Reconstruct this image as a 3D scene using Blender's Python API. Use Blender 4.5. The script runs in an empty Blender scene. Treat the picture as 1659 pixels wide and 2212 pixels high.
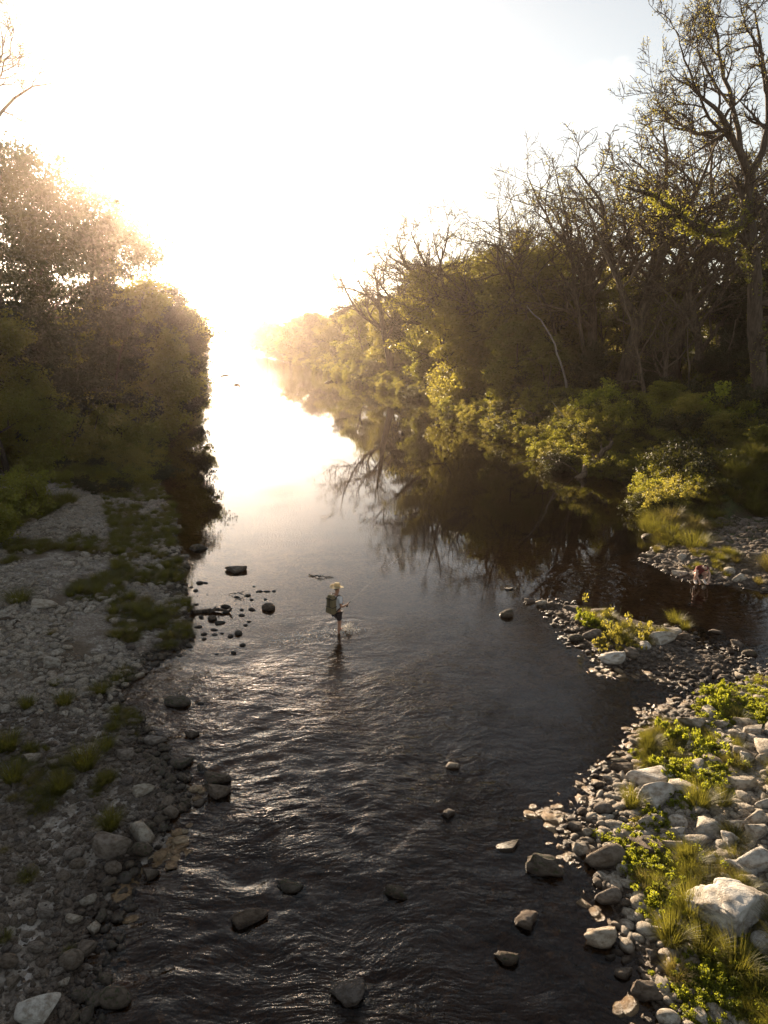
import bpy, bmesh, math, random
import numpy as np
from mathutils import Vector, Matrix, Euler

# ------------------------------------------------------------------ camera, world, sun, exposure
SC = bpy.context.scene
COL = SC.collection
H = 9.6                       # camera height over the water
PITCH = math.radians(14.5)
FPX = 1475.0                  # focal length measured on a 1659 x 2212 copy of the photo
cam_d = bpy.data.cameras.new('camera')
cam_d.sensor_fit = 'VERTICAL'; cam_d.sensor_height = 36.0
cam_d.lens = 36.0 * FPX / 2212.0
cam_d.clip_start = 0.1; cam_d.clip_end = 6000
cam = bpy.data.objects.new('camera', cam_d); COL.objects.link(cam)
cam.location = (0, 0, H); cam.rotation_euler = (math.pi/2 - PITCH, 0, 0)
SC.camera = cam

SUN_AZ = math.radians(-18.5)  # from +Y, positive towards +X
SUN_EL = math.radians(10.8)
w = bpy.data.worlds.new('World'); SC.world = w; w.use_nodes = True
wt = w.node_tree; wt.nodes.clear()
def wn(t, **k):
    n = wt.nodes.new(t)
    for a, b in k.items(): setattr(n, a, b)
    return n
sky = wn('ShaderNodeTexSky', sky_type='NISHITA', sun_disc=False)
sky.sun_elevation = SUN_EL; sky.sun_rotation = SUN_AZ
sky.altitude = 200; sky.air_density = 1.0; sky.dust_density = 0.7; sky.ozone_density = 1.0
bg = wn('ShaderNodeBackground'); bg.inputs['Strength'].default_value = 0.05
wo = wn('ShaderNodeOutputWorld')
hs = wn('ShaderNodeHueSaturation'); hs.inputs['Saturation'].default_value = 0.45
# thin wisps of high cloud: a small patch of stretched noise around given directions
tc = wn('ShaderNodeTexCoord')
mp = wn('ShaderNodeMapping'); mp.inputs['Scale'].default_value = (7.0, 7.0, 46.0); mp.inputs['Rotation'].default_value = (0, 0.35, 0)
wt.links.new(tc.outputs['Generated'], mp.inputs['Vector'])
nz = wn('ShaderNodeTexNoise'); nz.inputs['Scale'].default_value = 1.6; nz.inputs['Detail'].default_value = 6
wt.links.new(mp.outputs['Vector'], nz.inputs['Vector'])
acc = None
def cam_dir(px, py):
    u = (px-829.5)/FPX; v = (py-1106)/FPX
    d = Vector((u, math.cos(PITCH)-v*math.sin(PITCH), -(v*math.cos(PITCH)+math.sin(PITCH))))
    return d.normalized()
for (px, py, rad) in ((1255, 232, .034), (1290, 195, .036), (1345,150,.018), (580, 330, .05)):
    d = cam_dir(px, py)
    ds = wn('ShaderNodeVectorMath', operation='DISTANCE'); ds.inputs[1].default_value = d
    nm = wn('ShaderNodeVectorMath', operation='NORMALIZE'); wt.links.new(tc.outputs['Generated'], nm.inputs[0])
    wt.links.new(nm.outputs[0], ds.inputs[0])
    mr = wn('ShaderNodeMapRange'); mr.inputs['From Min'].default_value = 0; mr.inputs['From Max'].default_value = rad
    mr.inputs['To Min'].default_value = 1; mr.inputs['To Max'].default_value = 0; mr.interpolation_type = 'SMOOTHSTEP'
    wt.links.new(ds.outputs['Value'], mr.inputs['Value'])
    if acc is None: acc = mr.outputs[0]
    else:
        mx = wn('ShaderNodeMath', operation='MAXIMUM'); wt.links.new(acc, mx.inputs[0]); wt.links.new(mr.outputs[0], mx.inputs[1]); acc = mx.outputs[0]
r2 = wn('ShaderNodeMapRange'); r2.inputs['From Min'].default_value = .44; r2.inputs['From Max'].default_value = .60
wt.links.new(nz.outputs['Fac'], r2.inputs['Value'])
ml = wn('ShaderNodeMath', operation='MULTIPLY'); wt.links.new(acc, ml.inputs[0]); wt.links.new(r2.outputs[0], ml.inputs[1])
mlo = wn('ShaderNodeMath', operation='MULTIPLY'); mlo.inputs[1].default_value = 0.75; wt.links.new(ml.outputs[0], mlo.inputs[0])
mixc = wn('ShaderNodeMix', data_type='RGBA')
wt.links.new(sky.outputs[0], hs.inputs['Color']); wt.links.new(hs.outputs[0], mixc.inputs[6])
mixc.inputs[7].default_value = (8.0, 7.6, 7.2, 1)
wt.links.new(mlo.outputs[0], mixc.inputs[0])
warm = wn('ShaderNodeMix', data_type='RGBA', blend_type='MULTIPLY'); warm.inputs[0].default_value = 1; warm.inputs[7].default_value = (1.02, .995, .945, 1)
wt.links.new(mixc.outputs[2], warm.inputs[6]); wt.links.new(warm.outputs[2], bg.inputs['Color']); wt.links.new(bg.outputs[0], wo.inputs['Surface'])

sd = bpy.data.lights.new('sun', 'SUN'); sd.energy = 5.0; sd.angle = math.radians(0.6); sd.color = (1.0, 0.78, 0.54)
sun = bpy.data.objects.new('sun', sd); COL.objects.link(sun)
SUN_DIR = Vector((math.sin(SUN_AZ)*math.cos(SUN_EL), math.cos(SUN_AZ)*math.cos(SUN_EL), math.sin(SUN_EL)))
sun.rotation_euler = SUN_DIR.to_track_quat('Z', 'Y').to_euler(); sun.location = (0, 0, 60)

SC.view_settings.view_transform = 'Standard'; SC.view_settings.look = 'None'
SC.view_settings.gamma = 1; SC.view_settings.use_curve_mapping = False
SC.view_settings.exposure = 2.1
SC.cycles.max_bounces = 8; SC.cycles.transparent_max_bounces = 12
SC.cycles.diffuse_bounces = 2; SC.cycles.glossy_bounces = 3; SC.cycles.volume_bounces = 0
SC.cycles.sample_clamp_indirect = 4.0
SC.cycles.use_denoising = True

# ------------------------------------------------------------------ photo -> ground helpers (used once, to find real places)
CP, SP = math.cos(PITCH), math.sin(PITCH)
def P(px, py, z=0.0):                      # where the sight line through a photo point meets height z
    u = (px-829.5)/FPX; v = (py-1106)/FPX
    zc = -(v*CP+SP); yc = CP-v*SP
    t = (z-H)/zc
    return np.array((u*t, yc*t, z))
def PY(px, py, Y):                         # the point of that sight line at distance Y
    u = (px-829.5)/FPX; v = (py-1106)/FPX
    yc = CP-v*SP; zc = -(v*CP+SP); t = Y/yc
    return np.array((u*t, Y, H+zc*t))
def depth(p): return p[1]*CP+(H-p[2])*SP
def mpp(p): return depth(p)/FPX            # metres per photo pixel there

# ------------------------------------------------------------------ noise
def _h(ix, iy, s):
    n = (ix.astype(np.int64)*374761393 + iy.astype(np.int64)*668265263 + s*974711) & 0x7fffffff
    n = ((n ^ (n >> 13))*1274126177) & 0x7fffffff
    return ((n ^ (n >> 16)) & 0xffff)/65535.0
def vnoise(x, y, s=0):
    ix = np.floor(x); iy = np.floor(y); fx = x-ix; fy = y-iy
    fx = fx*fx*(3-2*fx); fy = fy*fy*(3-2*fy)
    a = _h(ix, iy, s); b = _h(ix+1, iy, s); c = _h(ix, iy+1, s); d = _h(ix+1, iy+1, s)
    return (a+(b-a)*fx)*(1-fy)+(c+(d-c)*fx)*fy
def fbm(x, y, s=0, o=4):
    t = 0; a = .5
    for k in range(o):
        t = t+a*vnoise(x, y, s+k*17); x = x*2.03+3.1; y = y*2.03+1.7; a *= .5
    return t
def noise3(p, s=0):                        # cheap 3D noise from three planes
    return (vnoise(p[:,0]+p[:,2]*.7, p[:,1]-p[:,2]*.6, s)+vnoise(p[:,1]+9, p[:,2]+p[:,0]*.5, s+5)+vnoise(p[:,2]-4, p[:,0]+p[:,1]*.3, s+9))/3
def sstep(a, b, x):
    t = np.clip((x-a)/(b-a), 0, 1); return t*t*(3-2*t)

# ------------------------------------------------------------------ shores (as seen in the photograph, laid on the water plane)
left_shore = [(230,2330),(222,2212),(216,2150),(232,2040),(252,1919),(300,1860),(340,1812),(392,1730),(380,1650),(330,1590),(300,1545),(262,1515),(246,1497),
  (300,1450),(350,1415),(410,1392),(402,1300),(392,1250),(386,1180),(385,1140),(362,1075),(345,1050),(328,1010),(338,960),(372,920),(405,885),(425,850),(438,810),(440,780),(438,760),(432,745),(420,738)]
right_shore = [(500,738),(508,748),(545,764),(600,777),(690,802),(765,828),(850,848),(950,872),(1005,902),(1060,932),(1150,962),(1210,1012),(1330,1032),(1425,1062),(1405,1105),(1405,1160),
  (1440,1175),(1395,1195),(1380,1215),(1440,1240),(1500,1262),(1590,1266),(1659,1282),(1760,1290),(1900,1300),(1900,1400),(1760,1420),(1659,1442),(1560,1500),(1440,1540),(1425,1580),(1370,1625),(1316,1665),(1300,1720),(1240,1790),(1232,1830),(1290,1860),(1300,1930),(1330,2000),(1380,2080),(1418,2150),(1430,2212),(1445,2330)]
def W(l): return np.array([P(a, b)[:2] for a, b in l])
Ls, Rs = W(left_shore), W(right_shore)
# behind the camera the stream goes on towards -Y
Lc = np.array([[-9, -2], [-12, -30]]); Rc = np.array([[12, -30], [5.5, -2]])
far = np.array([[-330, 1120], [-460, 1500], [-400, 1520], [-235, 1100]])
RIVER = np.vstack([Lc[::-1], Ls, far, Rs, Rc[::-1]])
ISLAND = W([(1138,1296),(1200,1302),(1255,1312),(1300,1318),(1390,1340),(1480,1365),(1500,1400),(1600,1420),(1610,1470),(1480,1475),(1420,1450),(1300,1442),(1290,1415),(1240,1392),(1222,1360),(1170,1322)])
FLAT = np.vstack([[[-14,-30],[-14,-2]], W([(-260,2212),(-420,1700),(-300,1400),(-160,1180),(-40,1120),(20,1060),(110,1010),(200,1000),(300,990)]), Ls[23:], far, Rs[:13],
   W([(1440,1062),(1450,1110),(1560,1160),(1700,1130),(2100,1160),(2400,1400),(2300,1900),(2100,2212)]), [[16,-2],[16,-30]]])
def sdist(poly, X, Y):                     # signed distance, negative inside
    a = poly; b = np.roll(poly, -1, 0)
    best = np.full(X.shape, 1e18); ins = np.zeros(X.shape, bool)
    for (ax, ay), (bx, by) in zip(a, b):
        ex, ey = bx-ax, by-ay; L = ex*ex+ey*ey+1e-12
        t = np.clip(((X-ax)*ex+(Y-ay)*ey)/L, 0, 1)
        dx = X-ax-t*ex; dy = Y-ay-t*ey
        np.minimum(best, dx*dx+dy*dy, out=best)
        c = (ay > Y) != (by > Y)
        if ey != 0: ins ^= c & (X < ax+(Y-ay)/ey*ex)
    d = np.sqrt(best); return np.where(ins, -d, d)
def ground(X, Y, full=False):
    X = np.asarray(X, float); Y = np.asarray(Y, float)
    jx = (fbm(X*.9, Y*.9, 3, 3)-.45)*1.1*sstep(0, 8, Y); jy = (fbm(X*.9, Y*.9, 33, 3)-.45)*1.1
    sr = sdist(RIVER, X+jx, Y+jy); si = sdist(ISLAND, X+jx*.6, Y+jy*.6); sf = sdist(FLAT, X+jx, Y+jy)
    land = np.maximum(sr, -si-.05)          # > 0 on land
    # depth of the bed: shallow riffle near, a pool beyond
    pool = sstep(26, 44, Y)
    maxd = .20+.12*fbm(X*.35, Y*.35, 8, 3)*2 + pool*.9
    bed = -np.minimum(-land*np.where(Y < 30, .13, .22), maxd)
    dry = np.minimum(land*.10, .55)+sstep(0, 1.5, land)*(.16*(fbm(X*.5, Y*.5, 21, 4)-.4))
    isl = (si < 0) & (sr < 0)
    dry = np.where(isl, np.minimum(dry, .13), dry)
    z = np.where(land > 0, dry, bed)
    sfo = np.maximum(sf, 0)
    z = z+2.3*sstep(0, 4.5, sfo)+sstep(4, 40, sfo)*2.5*(.4+fbm(X*.03, Y*.03, 5, 3))
    z = z+.035*(fbm(X*1.7, Y*1.7, 11, 3)-.45)*sstep(-.5, .4, land)
    if full: return z, land, sf, si
    return z
def gz(x, y): return float(ground(np.array([x]), np.array([y]))[0])

# ------------------------------------------------------------------ object helpers
def tag(o, label=None, cat=None, group=None, kind=None):
    if label: o['label'] = label
    if cat: o['category'] = cat
    if group: o['group'] = group
    if kind: o['kind'] = kind
    return o
def mesh_np(name, V, F, mats, smooth=True, fmat=None, uvcol=None):
    me = bpy.data.meshes.new(name)
    V = np.asarray(V, np.float32)
    if isinstance(F, np.ndarray):
        n, k = F.shape
        me.vertices.add(len(V)); me.vertices.foreach_set('co', V.ravel())
        me.loops.add(n*k); me.loops.foreach_set('vertex_index', F.astype(np.int32).ravel())
        me.polygons.add(n); me.polygons.foreach_set('loop_start', np.arange(0, n*k, k, dtype=np.int32))
        try: me.polygons.foreach_set('loop_total', np.full(n, k, np.int32))
        except Exception: pass
    else:
        me.from_pydata([tuple(map(float, v)) for v in V], [], F)
    for m in (mats if isinstance(mats, (list, tuple)) else [mats]): me.materials.append(m)
    if fmat is not None: me.polygons.foreach_set('material_index', np.asarray(fmat, np.int32))
    me.update(calc_edges=True)
    if smooth: me.polygons.foreach_set('use_smooth', np.ones(len(me.polygons), bool))
    if uvcol is not None:
        at = me.attributes.new('tint', 'FLOAT', 'POINT'); at.data.foreach_set('value', np.asarray(uvcol, np.float32))
    return me
def link(name, me, parent=None, loc=None):
    o = bpy.data.objects.new(name, me); COL.objects.link(o)
    if parent: o.parent = parent
    if loc is not None: o.location = [float(c) for c in loc]
    return o
def empty(name, loc=(0,0,0)):
    o = bpy.data.objects.new(name, None); COL.objects.link(o); o.location = [float(c) for c in loc]; o.empty_display_size = .3; return o
def copy_tree(o, parent=None):
    c = o.copy(); COL.objects.link(c); c.parent = parent
    for ch in list(o.children): copy_tree(ch, c)
    return c

# ------------------------------------------------------------------ materials
class MT:
    def __init__(s, name):
        s.m = bpy.data.materials.new(name); s.m.use_nodes = True; s.t = s.m.node_tree; s.t.nodes.clear()
        s.out = s.n('ShaderNodeOutputMaterial')
    def n(s, t, ins=None, **k):
        n = s.t.nodes.new(t)
        for a, b in k.items(): setattr(n, a, b)
        for a, b in (ins or {}).items():
            if isinstance(b, bpy.types.NodeSocket): s.t.links.new(b, n.inputs[a])
            else: n.inputs[a].default_value = b
        return n
    def noise(s, scale, detail=4, vec=None, rough=.55):
        i = {'Scale': scale, 'Detail': detail, 'Roughness': rough}
        if vec is not None: i['Vector'] = vec
        return s.n('ShaderNodeTexNoise', i).outputs['Fac']
    def ramp(s, fac, stops, interp='LINEAR'):
        r = s.n('ShaderNodeValToRGB', {'Fac': fac}); e = r.color_ramp.elements; r.color_ramp.interpolation = interp
        while len(e) < len(stops): e.new(.5)
        for k, (p, c) in enumerate(stops): e[k].position = p; e[k].color = (*c, 1)
        return r.outputs[0]
    def mapr(s, v, a, b, c=0, d=1, smooth=True):
        return s.n('ShaderNodeMapRange', {'Value': v, 'From Min': a, 'From Max': b, 'To Min': c, 'To Max': d}, interpolation_type='SMOOTHSTEP' if smooth else 'LINEAR').outputs[0]
    def math(s, op, a, b=0.0):
        return s.n('ShaderNodeMath', {0: a, 1: b}, operation=op).outputs[0]
    def mix(s, f, a, b, bt='MIX'):
        n = s.n('ShaderNodeMix', data_type='RGBA', blend_type=bt)
        for k, v in ((0, f), (6, a), (7, b)):
            if isinstance(v, bpy.types.NodeSocket): s.t.links.new(v, n.inputs[k])
            elif k == 0: n.inputs[0].default_value = v
            else: n.inputs[k].default_value = (*v, 1)
        return n.outputs[2]
    def bump(s, h, strength, dist, normal=None):
        i = {'Height': h, 'Strength': strength, 'Distance': dist}
        if normal is not None: i['Normal'] = normal
        return s.n('ShaderNodeBump', i).outputs[0]
    def done(s, shader):
        s.t.links.new(shader, s.out.inputs['Surface']); return s.m
    def pr(s, col, rough=.8, normal=None, spec=.3, **k):
        i = {'Base Color': col if isinstance(col, bpy.types.NodeSocket) else (*col, 1), 'Roughness': rough, 'Specular IOR Level': spec}
        if normal is not None: i['Normal'] = normal
        i.update(k)
        return s.n('ShaderNodeBsdfPrincipled', i).outputs[0]

def rock_material(name, stops, dark=(.5,.45,.4), moss=0.0, wetmul=(.34,.28,.23)):
    M = MT(name)
    tc = M.n('ShaderNodeTexCoord').outputs['Object']
    oi = M.n('ShaderNodeObjectInfo').outputs['Random']
    vec = M.n('ShaderNodeVectorMath', {0: tc, 1: M.n('ShaderNodeCombineXYZ', {0: M.math('MULTIPLY', oi, 37.0), 1: M.math('MULTIPLY', oi, 11.0)}).outputs[0]}, operation='ADD').outputs[0]
    base = M.ramp(oi, stops)
    n1 = M.noise(2.2, 6, vec); n2 = M.noise(9, 5, vec, .7)
    c = M.mix(M.mapr(n1, .38, .68), base, M.mix(1.0, base, dark, 'MULTIPLY'))
    c = M.mix(M.mapr(n2, .55, .72, 0, .75), c, M.mix(1.0, c, (.42,.37,.32), 'MULTIPLY'))
    if moss: c = M.mix(M.mapr(M.noise(3.1, 4, vec), .62-moss*.25, .7-moss*.2, 0, .9), c, (.035,.045,.012))
    # wet near the water line
    z = M.n('ShaderNodeSeparateXYZ', {0: M.n('ShaderNodeNewGeometry').outputs['Position']}).outputs[2]
    wet = M.mapr(M.math('ADD', z, M.math('MULTIPLY', n1, .05)), .04, .13, 1, 0)
    c = M.mix(wet, c, M.mix(1.0, c, wetmul, 'MULTIPLY'))
    rough = M.mapr(wet, 0, 1, .88, .28)
    b = M.bump(M.noise(11, 8, vec, .7), .8, .09, M.bump(n1, .5, .2))
    return M.done(M.pr(c, rough, b, .4))
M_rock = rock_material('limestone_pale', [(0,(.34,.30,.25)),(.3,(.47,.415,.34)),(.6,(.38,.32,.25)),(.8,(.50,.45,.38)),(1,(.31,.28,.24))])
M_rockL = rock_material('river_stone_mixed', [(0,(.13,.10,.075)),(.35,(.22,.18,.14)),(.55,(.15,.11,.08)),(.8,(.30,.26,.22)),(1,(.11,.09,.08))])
M_rockR = rock_material('bar_limestone', [(0,(.46,.41,.34)),(.3,(.60,.55,.47)),(.6,(.50,.43,.34)),(.8,(.64,.59,.51)),(1,(.40,.36,.30))])  # lighter copy of the pale limestone, strong sunlight put into the colour
M_rockW = rock_material('limestone_white', [(0,(.60,.57,.52)),(1,(.64,.61,.56))])
M_rockB = rock_material('streambed_stone', [(0,(.20,.12,.055)),(.3,(.34,.23,.12)),(.6,(.26,.16,.07)),(.85,(.42,.32,.20)),(1,(.15,.10,.05))], wetmul=(.95,.95,.95))
M_rockD = rock_material('river_stone_dark', [(0,(.09,.07,.055)),(.5,(.14,.105,.075)),(1,(.10,.085,.07))], moss=.35)

def ground_material():
    M = MT('ground_gravel_soil')
    pos = M.n('ShaderNodeNewGeometry').outputs['Position']
    z = M.n('ShaderNodeSeparateXYZ', {0: pos}).outputs[2]; yy = M.n('ShaderNodeSeparateXYZ', {0: pos}).outputs[1]
    v1 = M.n('ShaderNodeTexVoronoi', {'Vector': pos, 'Scale': 9.0, 'Randomness': 1.0})
    v2 = M.n('ShaderNodeTexVoronoi', {'Vector': pos, 'Scale': 24.0})
    cs = M.n('ShaderNodeSeparateColor', {0: v1.outputs['Color']}).outputs[0]
    cs2 = M.n('ShaderNodeSeparateColor', {0: v2.outputs['Color']}).outputs[0]
    peb = M.ramp(cs, [(0,(.10,.08,.065)),(.4,(.19,.16,.13)),(.8,(.27,.24,.20)),(1,(.36,.33,.30))])
    fin = M.ramp(cs2, [(0,(.10,.08,.06)),(.6,(.18,.15,.12)),(1,(.28,.25,.22))])
    gap = M.mapr(v1.outputs['Distance'], .25, .55, 1, .35)
    c = M.mix(M.mapr(M.noise(.9, 4, pos), .42, .58), peb, fin)
    soil = M.mix(M.noise(3, 6, pos), (.075,.055,.038), (.13,.10,.07))
    c = M.mix(M.mapr(M.noise(.45, 5, pos), .50, .62), c, soil)
    litter = M.mix(M.mapr(M.noise(1.3, 6, pos), .4, .6), (.05,.038,.02), (.045,.055,.018))
    bank = M.n('ShaderNodeAttribute', attribute_name='bank').outputs['Fac']
    path = M.mix(M.noise(2, 5, pos), (.16,.125,.09), (.24,.19,.14))
    bedc = M.ramp(cs, [(0,(.12,.08,.045)),(.35,(.25,.17,.09)),(.7,(.34,.24,.13)),(1,(.20,.15,.085))])
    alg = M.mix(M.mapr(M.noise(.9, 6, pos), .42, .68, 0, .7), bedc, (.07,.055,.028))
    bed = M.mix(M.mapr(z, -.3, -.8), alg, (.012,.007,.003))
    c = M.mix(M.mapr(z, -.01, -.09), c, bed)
    c = M.mix(bank, c, M.mix(M.mapr(z, .1, -.05), litter, (.03,.02,.011)))
    wet = M.mapr(z, .14, .04)
    c = M.mix(M.math('MULTIPLY', wet, M.mapr(z, -.01, .01)), c, M.mix(1.0, c, (.35,.3,.26), 'MULTIPLY'))
    rough = M.mapr(wet, 0, 1, .92, .55)
    b = M.bump(M.math('ADD', M.math('MULTIPLY', v1.outputs['Distance'], -1.0), M.math('MULTIPLY', v2.outputs['Distance'], -.4)), .8, .05)
    return M.done(M.pr(c, rough, b, .25))
M_ground = ground_material()

def water_material():
    M = MT('river_water')
    pos = M.n('ShaderNodeNewGeometry').outputs['Position']
    sx = M.n('ShaderNodeSeparateXYZ', {0: pos}); x, y = sx.outputs[0], sx.outputs[1]
    def mp(scale, rot=0): return M.n('ShaderNodeMapping', {'Vector': pos, 'Scale': scale, 'Rotation': (0, 0, rot)}).outputs[0]
    warp = M.n('ShaderNodeVectorMath', {0: mp((1,1,1)), 1: M.n('ShaderNodeVectorMath', {0: M.n('ShaderNodeTexNoise', {'Vector': pos, 'Scale': .35, 'Detail': 2}).outputs['Color'], 'Scale': 1.6}, operation='SCALE').outputs[0]}, operation='ADD').outputs[0]
    w1 = M.noise(1.0, 3, M.n('ShaderNodeMapping', {'Vector': warp, 'Scale': (1.1, 2.6, 1), 'Rotation': (0,0,.15)}).outputs[0], .6)
    w2 = M.noise(1.0, 3, M.n('ShaderNodeMapping', {'Vector': warp, 'Scale': (4.5, 8.5, 1), 'Rotation': (0,0,-.2)}).outputs[0], .6)
    w3 = M.noise(1.0, 2, M.n('ShaderNodeMapping', {'Vector': pos, 'Scale': (17, 26, 1)}).outputs[0])
    near = M.mapr(y, 25, 16)                       # the riffle
    veryn = M.mapr(y, 21, 14)
    calm_r = M.math('MULTIPLY', M.mapr(x, 1.5, 5.0), .72)
    amp = M.math('MULTIPLY', near, M.math('SUBTRACT', 1.0, calm_r))
    patch = M.mapr(M.noise(.22, 3, pos), .35, .6, .35, 1.0)
    amp = M.math('MULTIPLY', amp, patch)
    farr = M.math('MULTIPLY', M.mapr(y, 120, 190), .5)
    mid = M.math('MULTIPLY', M.mapr(y, 50, 30), M.math('MULTIPLY', M.mapr(M.noise(.12, 3, pos), .45, .7), .004))
    gentle = M.math('ADD', .0008, mid)
    h = M.math('ADD', M.math('MULTIPLY', w1, M.math('ADD', M.math('MULTIPLY', amp, M.math('ADD', .05, M.math('MULTIPLY', veryn, .05))), M.math('ADD', M.math('MULTIPLY', farr, .05), gentle))),
        M.math('MULTIPLY', w2, M.math('ADD', M.math('MULTIPLY', amp, .034), M.math('ADD', M.math('MULTIPLY', farr, .01), M.math('MULTIPLY', gentle, .25)))))
    h = M.math('ADD', h, M.math('MULTIPLY', w3, M.math('MULTIPLY', amp, .006)))
    # rings spreading from the crouching man's feet and from the wading man's legs
    for (cx, cy, R, k, am) in RINGS:
        d = M.n('ShaderNodeVectorMath', {0: pos, 1: (cx, cy, 0)}, operation='DISTANCE').outputs['Value']
        dn = M.math('ADD', d, M.math('MULTIPLY', M.noise(.8, 3, pos), .9))
        s = M.math('MULTIPLY', M.math('SINE', M.math('MULTIPLY', dn, k)), M.mapr(d, .2, R, am, 0))
        h = M.math('ADD', h, s)
    nrm = M.bump(h, 1.0, 1.0)
    fr = M.n('ShaderNodeFresnel', {'IOR': 1.33, 'Normal': nrm}).outputs[0]
    gl = M.n('ShaderNodeBsdfGlossy', {'Color': (1,1,1,1), 'Roughness': .006, 'Normal': nrm}).outputs[0]
    tr = M.n('ShaderNodeBsdfTransparent', {'Color': (.54,.40,.26,1)}).outputs[0]
    mx = M.n('ShaderNodeMixShader', {0: fr, 1: tr, 2: gl}).outputs[0]
    return M.done(mx)

def leaf_material(name, a, b, tr, rough=.55, tk=.45):
    M = MT(name)
    t = M.n('ShaderNodeAttribute', attribute_name='tint').outputs['Fac']
    oi = M.n('ShaderNodeObjectInfo').outputs['Random']
    c = M.mix(t, a, b)
    c = M.mix(M.mapr(oi, 0, 1, 0, .35), c, M.mix(1.0, c, (1.25,.95,.6), 'MULTIPLY'))
    d = M.pr(c, rough, None, .35)
    k = M.mix(t, tuple(v*.8 for v in tr), tr)
    tl = M.n('ShaderNodeBsdfTranslucent', {'Color': k}).outputs[0]
    return M.done(M.n('ShaderNodeMixShader', {0: tk, 1: d, 2: tl}).outputs[0])
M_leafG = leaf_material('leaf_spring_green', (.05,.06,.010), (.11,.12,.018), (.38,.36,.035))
M_leafD = leaf_material('leaf_dark_oak', (.014,.019,.006), (.035,.04,.010), (.07,.07,.012), tk=.35)  # dark leaf of oaks and dark trees; on shrubs the tone is painted shade
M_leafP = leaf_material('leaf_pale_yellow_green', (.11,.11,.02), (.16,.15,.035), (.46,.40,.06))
M_grass = leaf_material('grass_green', (.045,.052,.012), (.10,.10,.022), (.25,.23,.03), tk=.45)
M_grassY = leaf_material('grass_golden', (.10,.085,.028), (.16,.13,.045), (.28,.23,.05), tk=.4)
M_weed = leaf_material('weed_bright', (.07,.10,.010), (.14,.16,.02), (.42,.44,.035), tk=.55)
def bark_material(name, a, b):
    M = MT(name)
    tc = M.n('ShaderNodeTexCoord').outputs['Object']
    v = M.n('ShaderNodeMapping', {'Vector': tc, 'Scale': (6, 6, 1.2)}).outputs[0]
    n = M.noise(1.4, 6, v, .7)
    return M.done(M.pr(M.mix(M.mapr(n, .35, .65), a, b), .9, M.bump(n, .8, .05), .15))
M_bark = bark_material('bark_grey_brown', (.055,.04,.028), (.155,.115,.08))
M_barkD = bark_material('bark_dark', (.04,.03,.022), (.10,.075,.055))
M_dead = bark_material('deadwood_bleached', (.22,.19,.155), (.38,.34,.29))
# ------------------------------------------------------------------ haze
def box_mesh(lo, hi):
    x0,y0,z0 = lo; x1,y1,z1 = hi
    V = [(x0,y0,z0),(x1,y0,z0),(x1,y1,z0),(x0,y1,z0),(x0,y0,z1),(x1,y0,z1),(x1,y1,z1),(x0,y1,z1)]
    return V, [(0,3,2,1),(4,5,6,7),(0,1,5,4),(1,2,6,5),(2,3,7,6),(3,0,4,7)]
M = MT('haze_air')
vp = M.n('ShaderNodeVolumePrincipled', {'Color': (1.0,.82,.72,1), 'Density': .00027, 'Anisotropy': .88})
M.t.links.new(vp.outputs[0], M.out.inputs['Volume'])
V, F = box_mesh((-1500,-130,-3.2), (1500,2100,52))
hz = link('haze', mesh_np('haze', V, F, M.m, False)); tag(hz, kind='stuff')

# ------------------------------------------------------------------ ground and water sheets
def axis(segs):
    out = [segs[0][0]]
    for a, b, s0, s1 in segs:
        p = a; n = max(2, int(round((b-a)/((s0+s1)/2))))
        t = np.linspace(0, 1, n+1)[1:]
        r = s1/s0
        f = t if abs(r-1) < 1e-3 else (np.exp(np.log(r)*t)-1)/(r-1)
        out += list(a+(b-a)*f)
    return np.array(out)
gx = axis([(-1490,-120,120,10),(-120,-26,9,.9),(-26,-12,.8,.22),(-12,14,.22,.22),(14,32,.25,.8),(32,120,1,9),(120,1490,10,120)])
gy = axis([(-125,-4,12,.8),(-4,6,.8,.3),(6,24,.18,.22),(24,60,.25,.7),(60,200,.8,3.5),(200,1200,4,22),(1200,2090,30,100)])
def grid(name, xs, ys, zf, mat):
    X, Y = np.meshgrid(xs, ys); Z = zf(X, Y)
    nx = len(xs); ny = len(ys)
    V = np.stack([X, Y, Z], -1).reshape(-1, 3)
    i = (np.arange(ny-1)[:,None]*nx+np.arange(nx-1)[None,:]).ravel()
    F = np.stack([i, i+1, i+1+nx, i+nx], 1)
    return link(name, mesh_np(name, V, F, mat))
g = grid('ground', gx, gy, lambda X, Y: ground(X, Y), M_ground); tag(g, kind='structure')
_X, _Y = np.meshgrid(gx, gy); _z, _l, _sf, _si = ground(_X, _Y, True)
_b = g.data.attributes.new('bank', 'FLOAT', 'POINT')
_b.data.foreach_set('value', np.maximum(sstep(-.9, .6, _sf+.8*(fbm(_X*.8, _Y*.8, 66, 3)-.5)), np.where(_X > 5, sstep(28.5, 31, _Y), sstep(60, 70, _Y))*sstep(-2.2, -1.5, _l)*(_X > 3-.25*_Y+.0*_X)*np.where(_Y > 110, .7, 1)).astype(np.float32).ravel())

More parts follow.
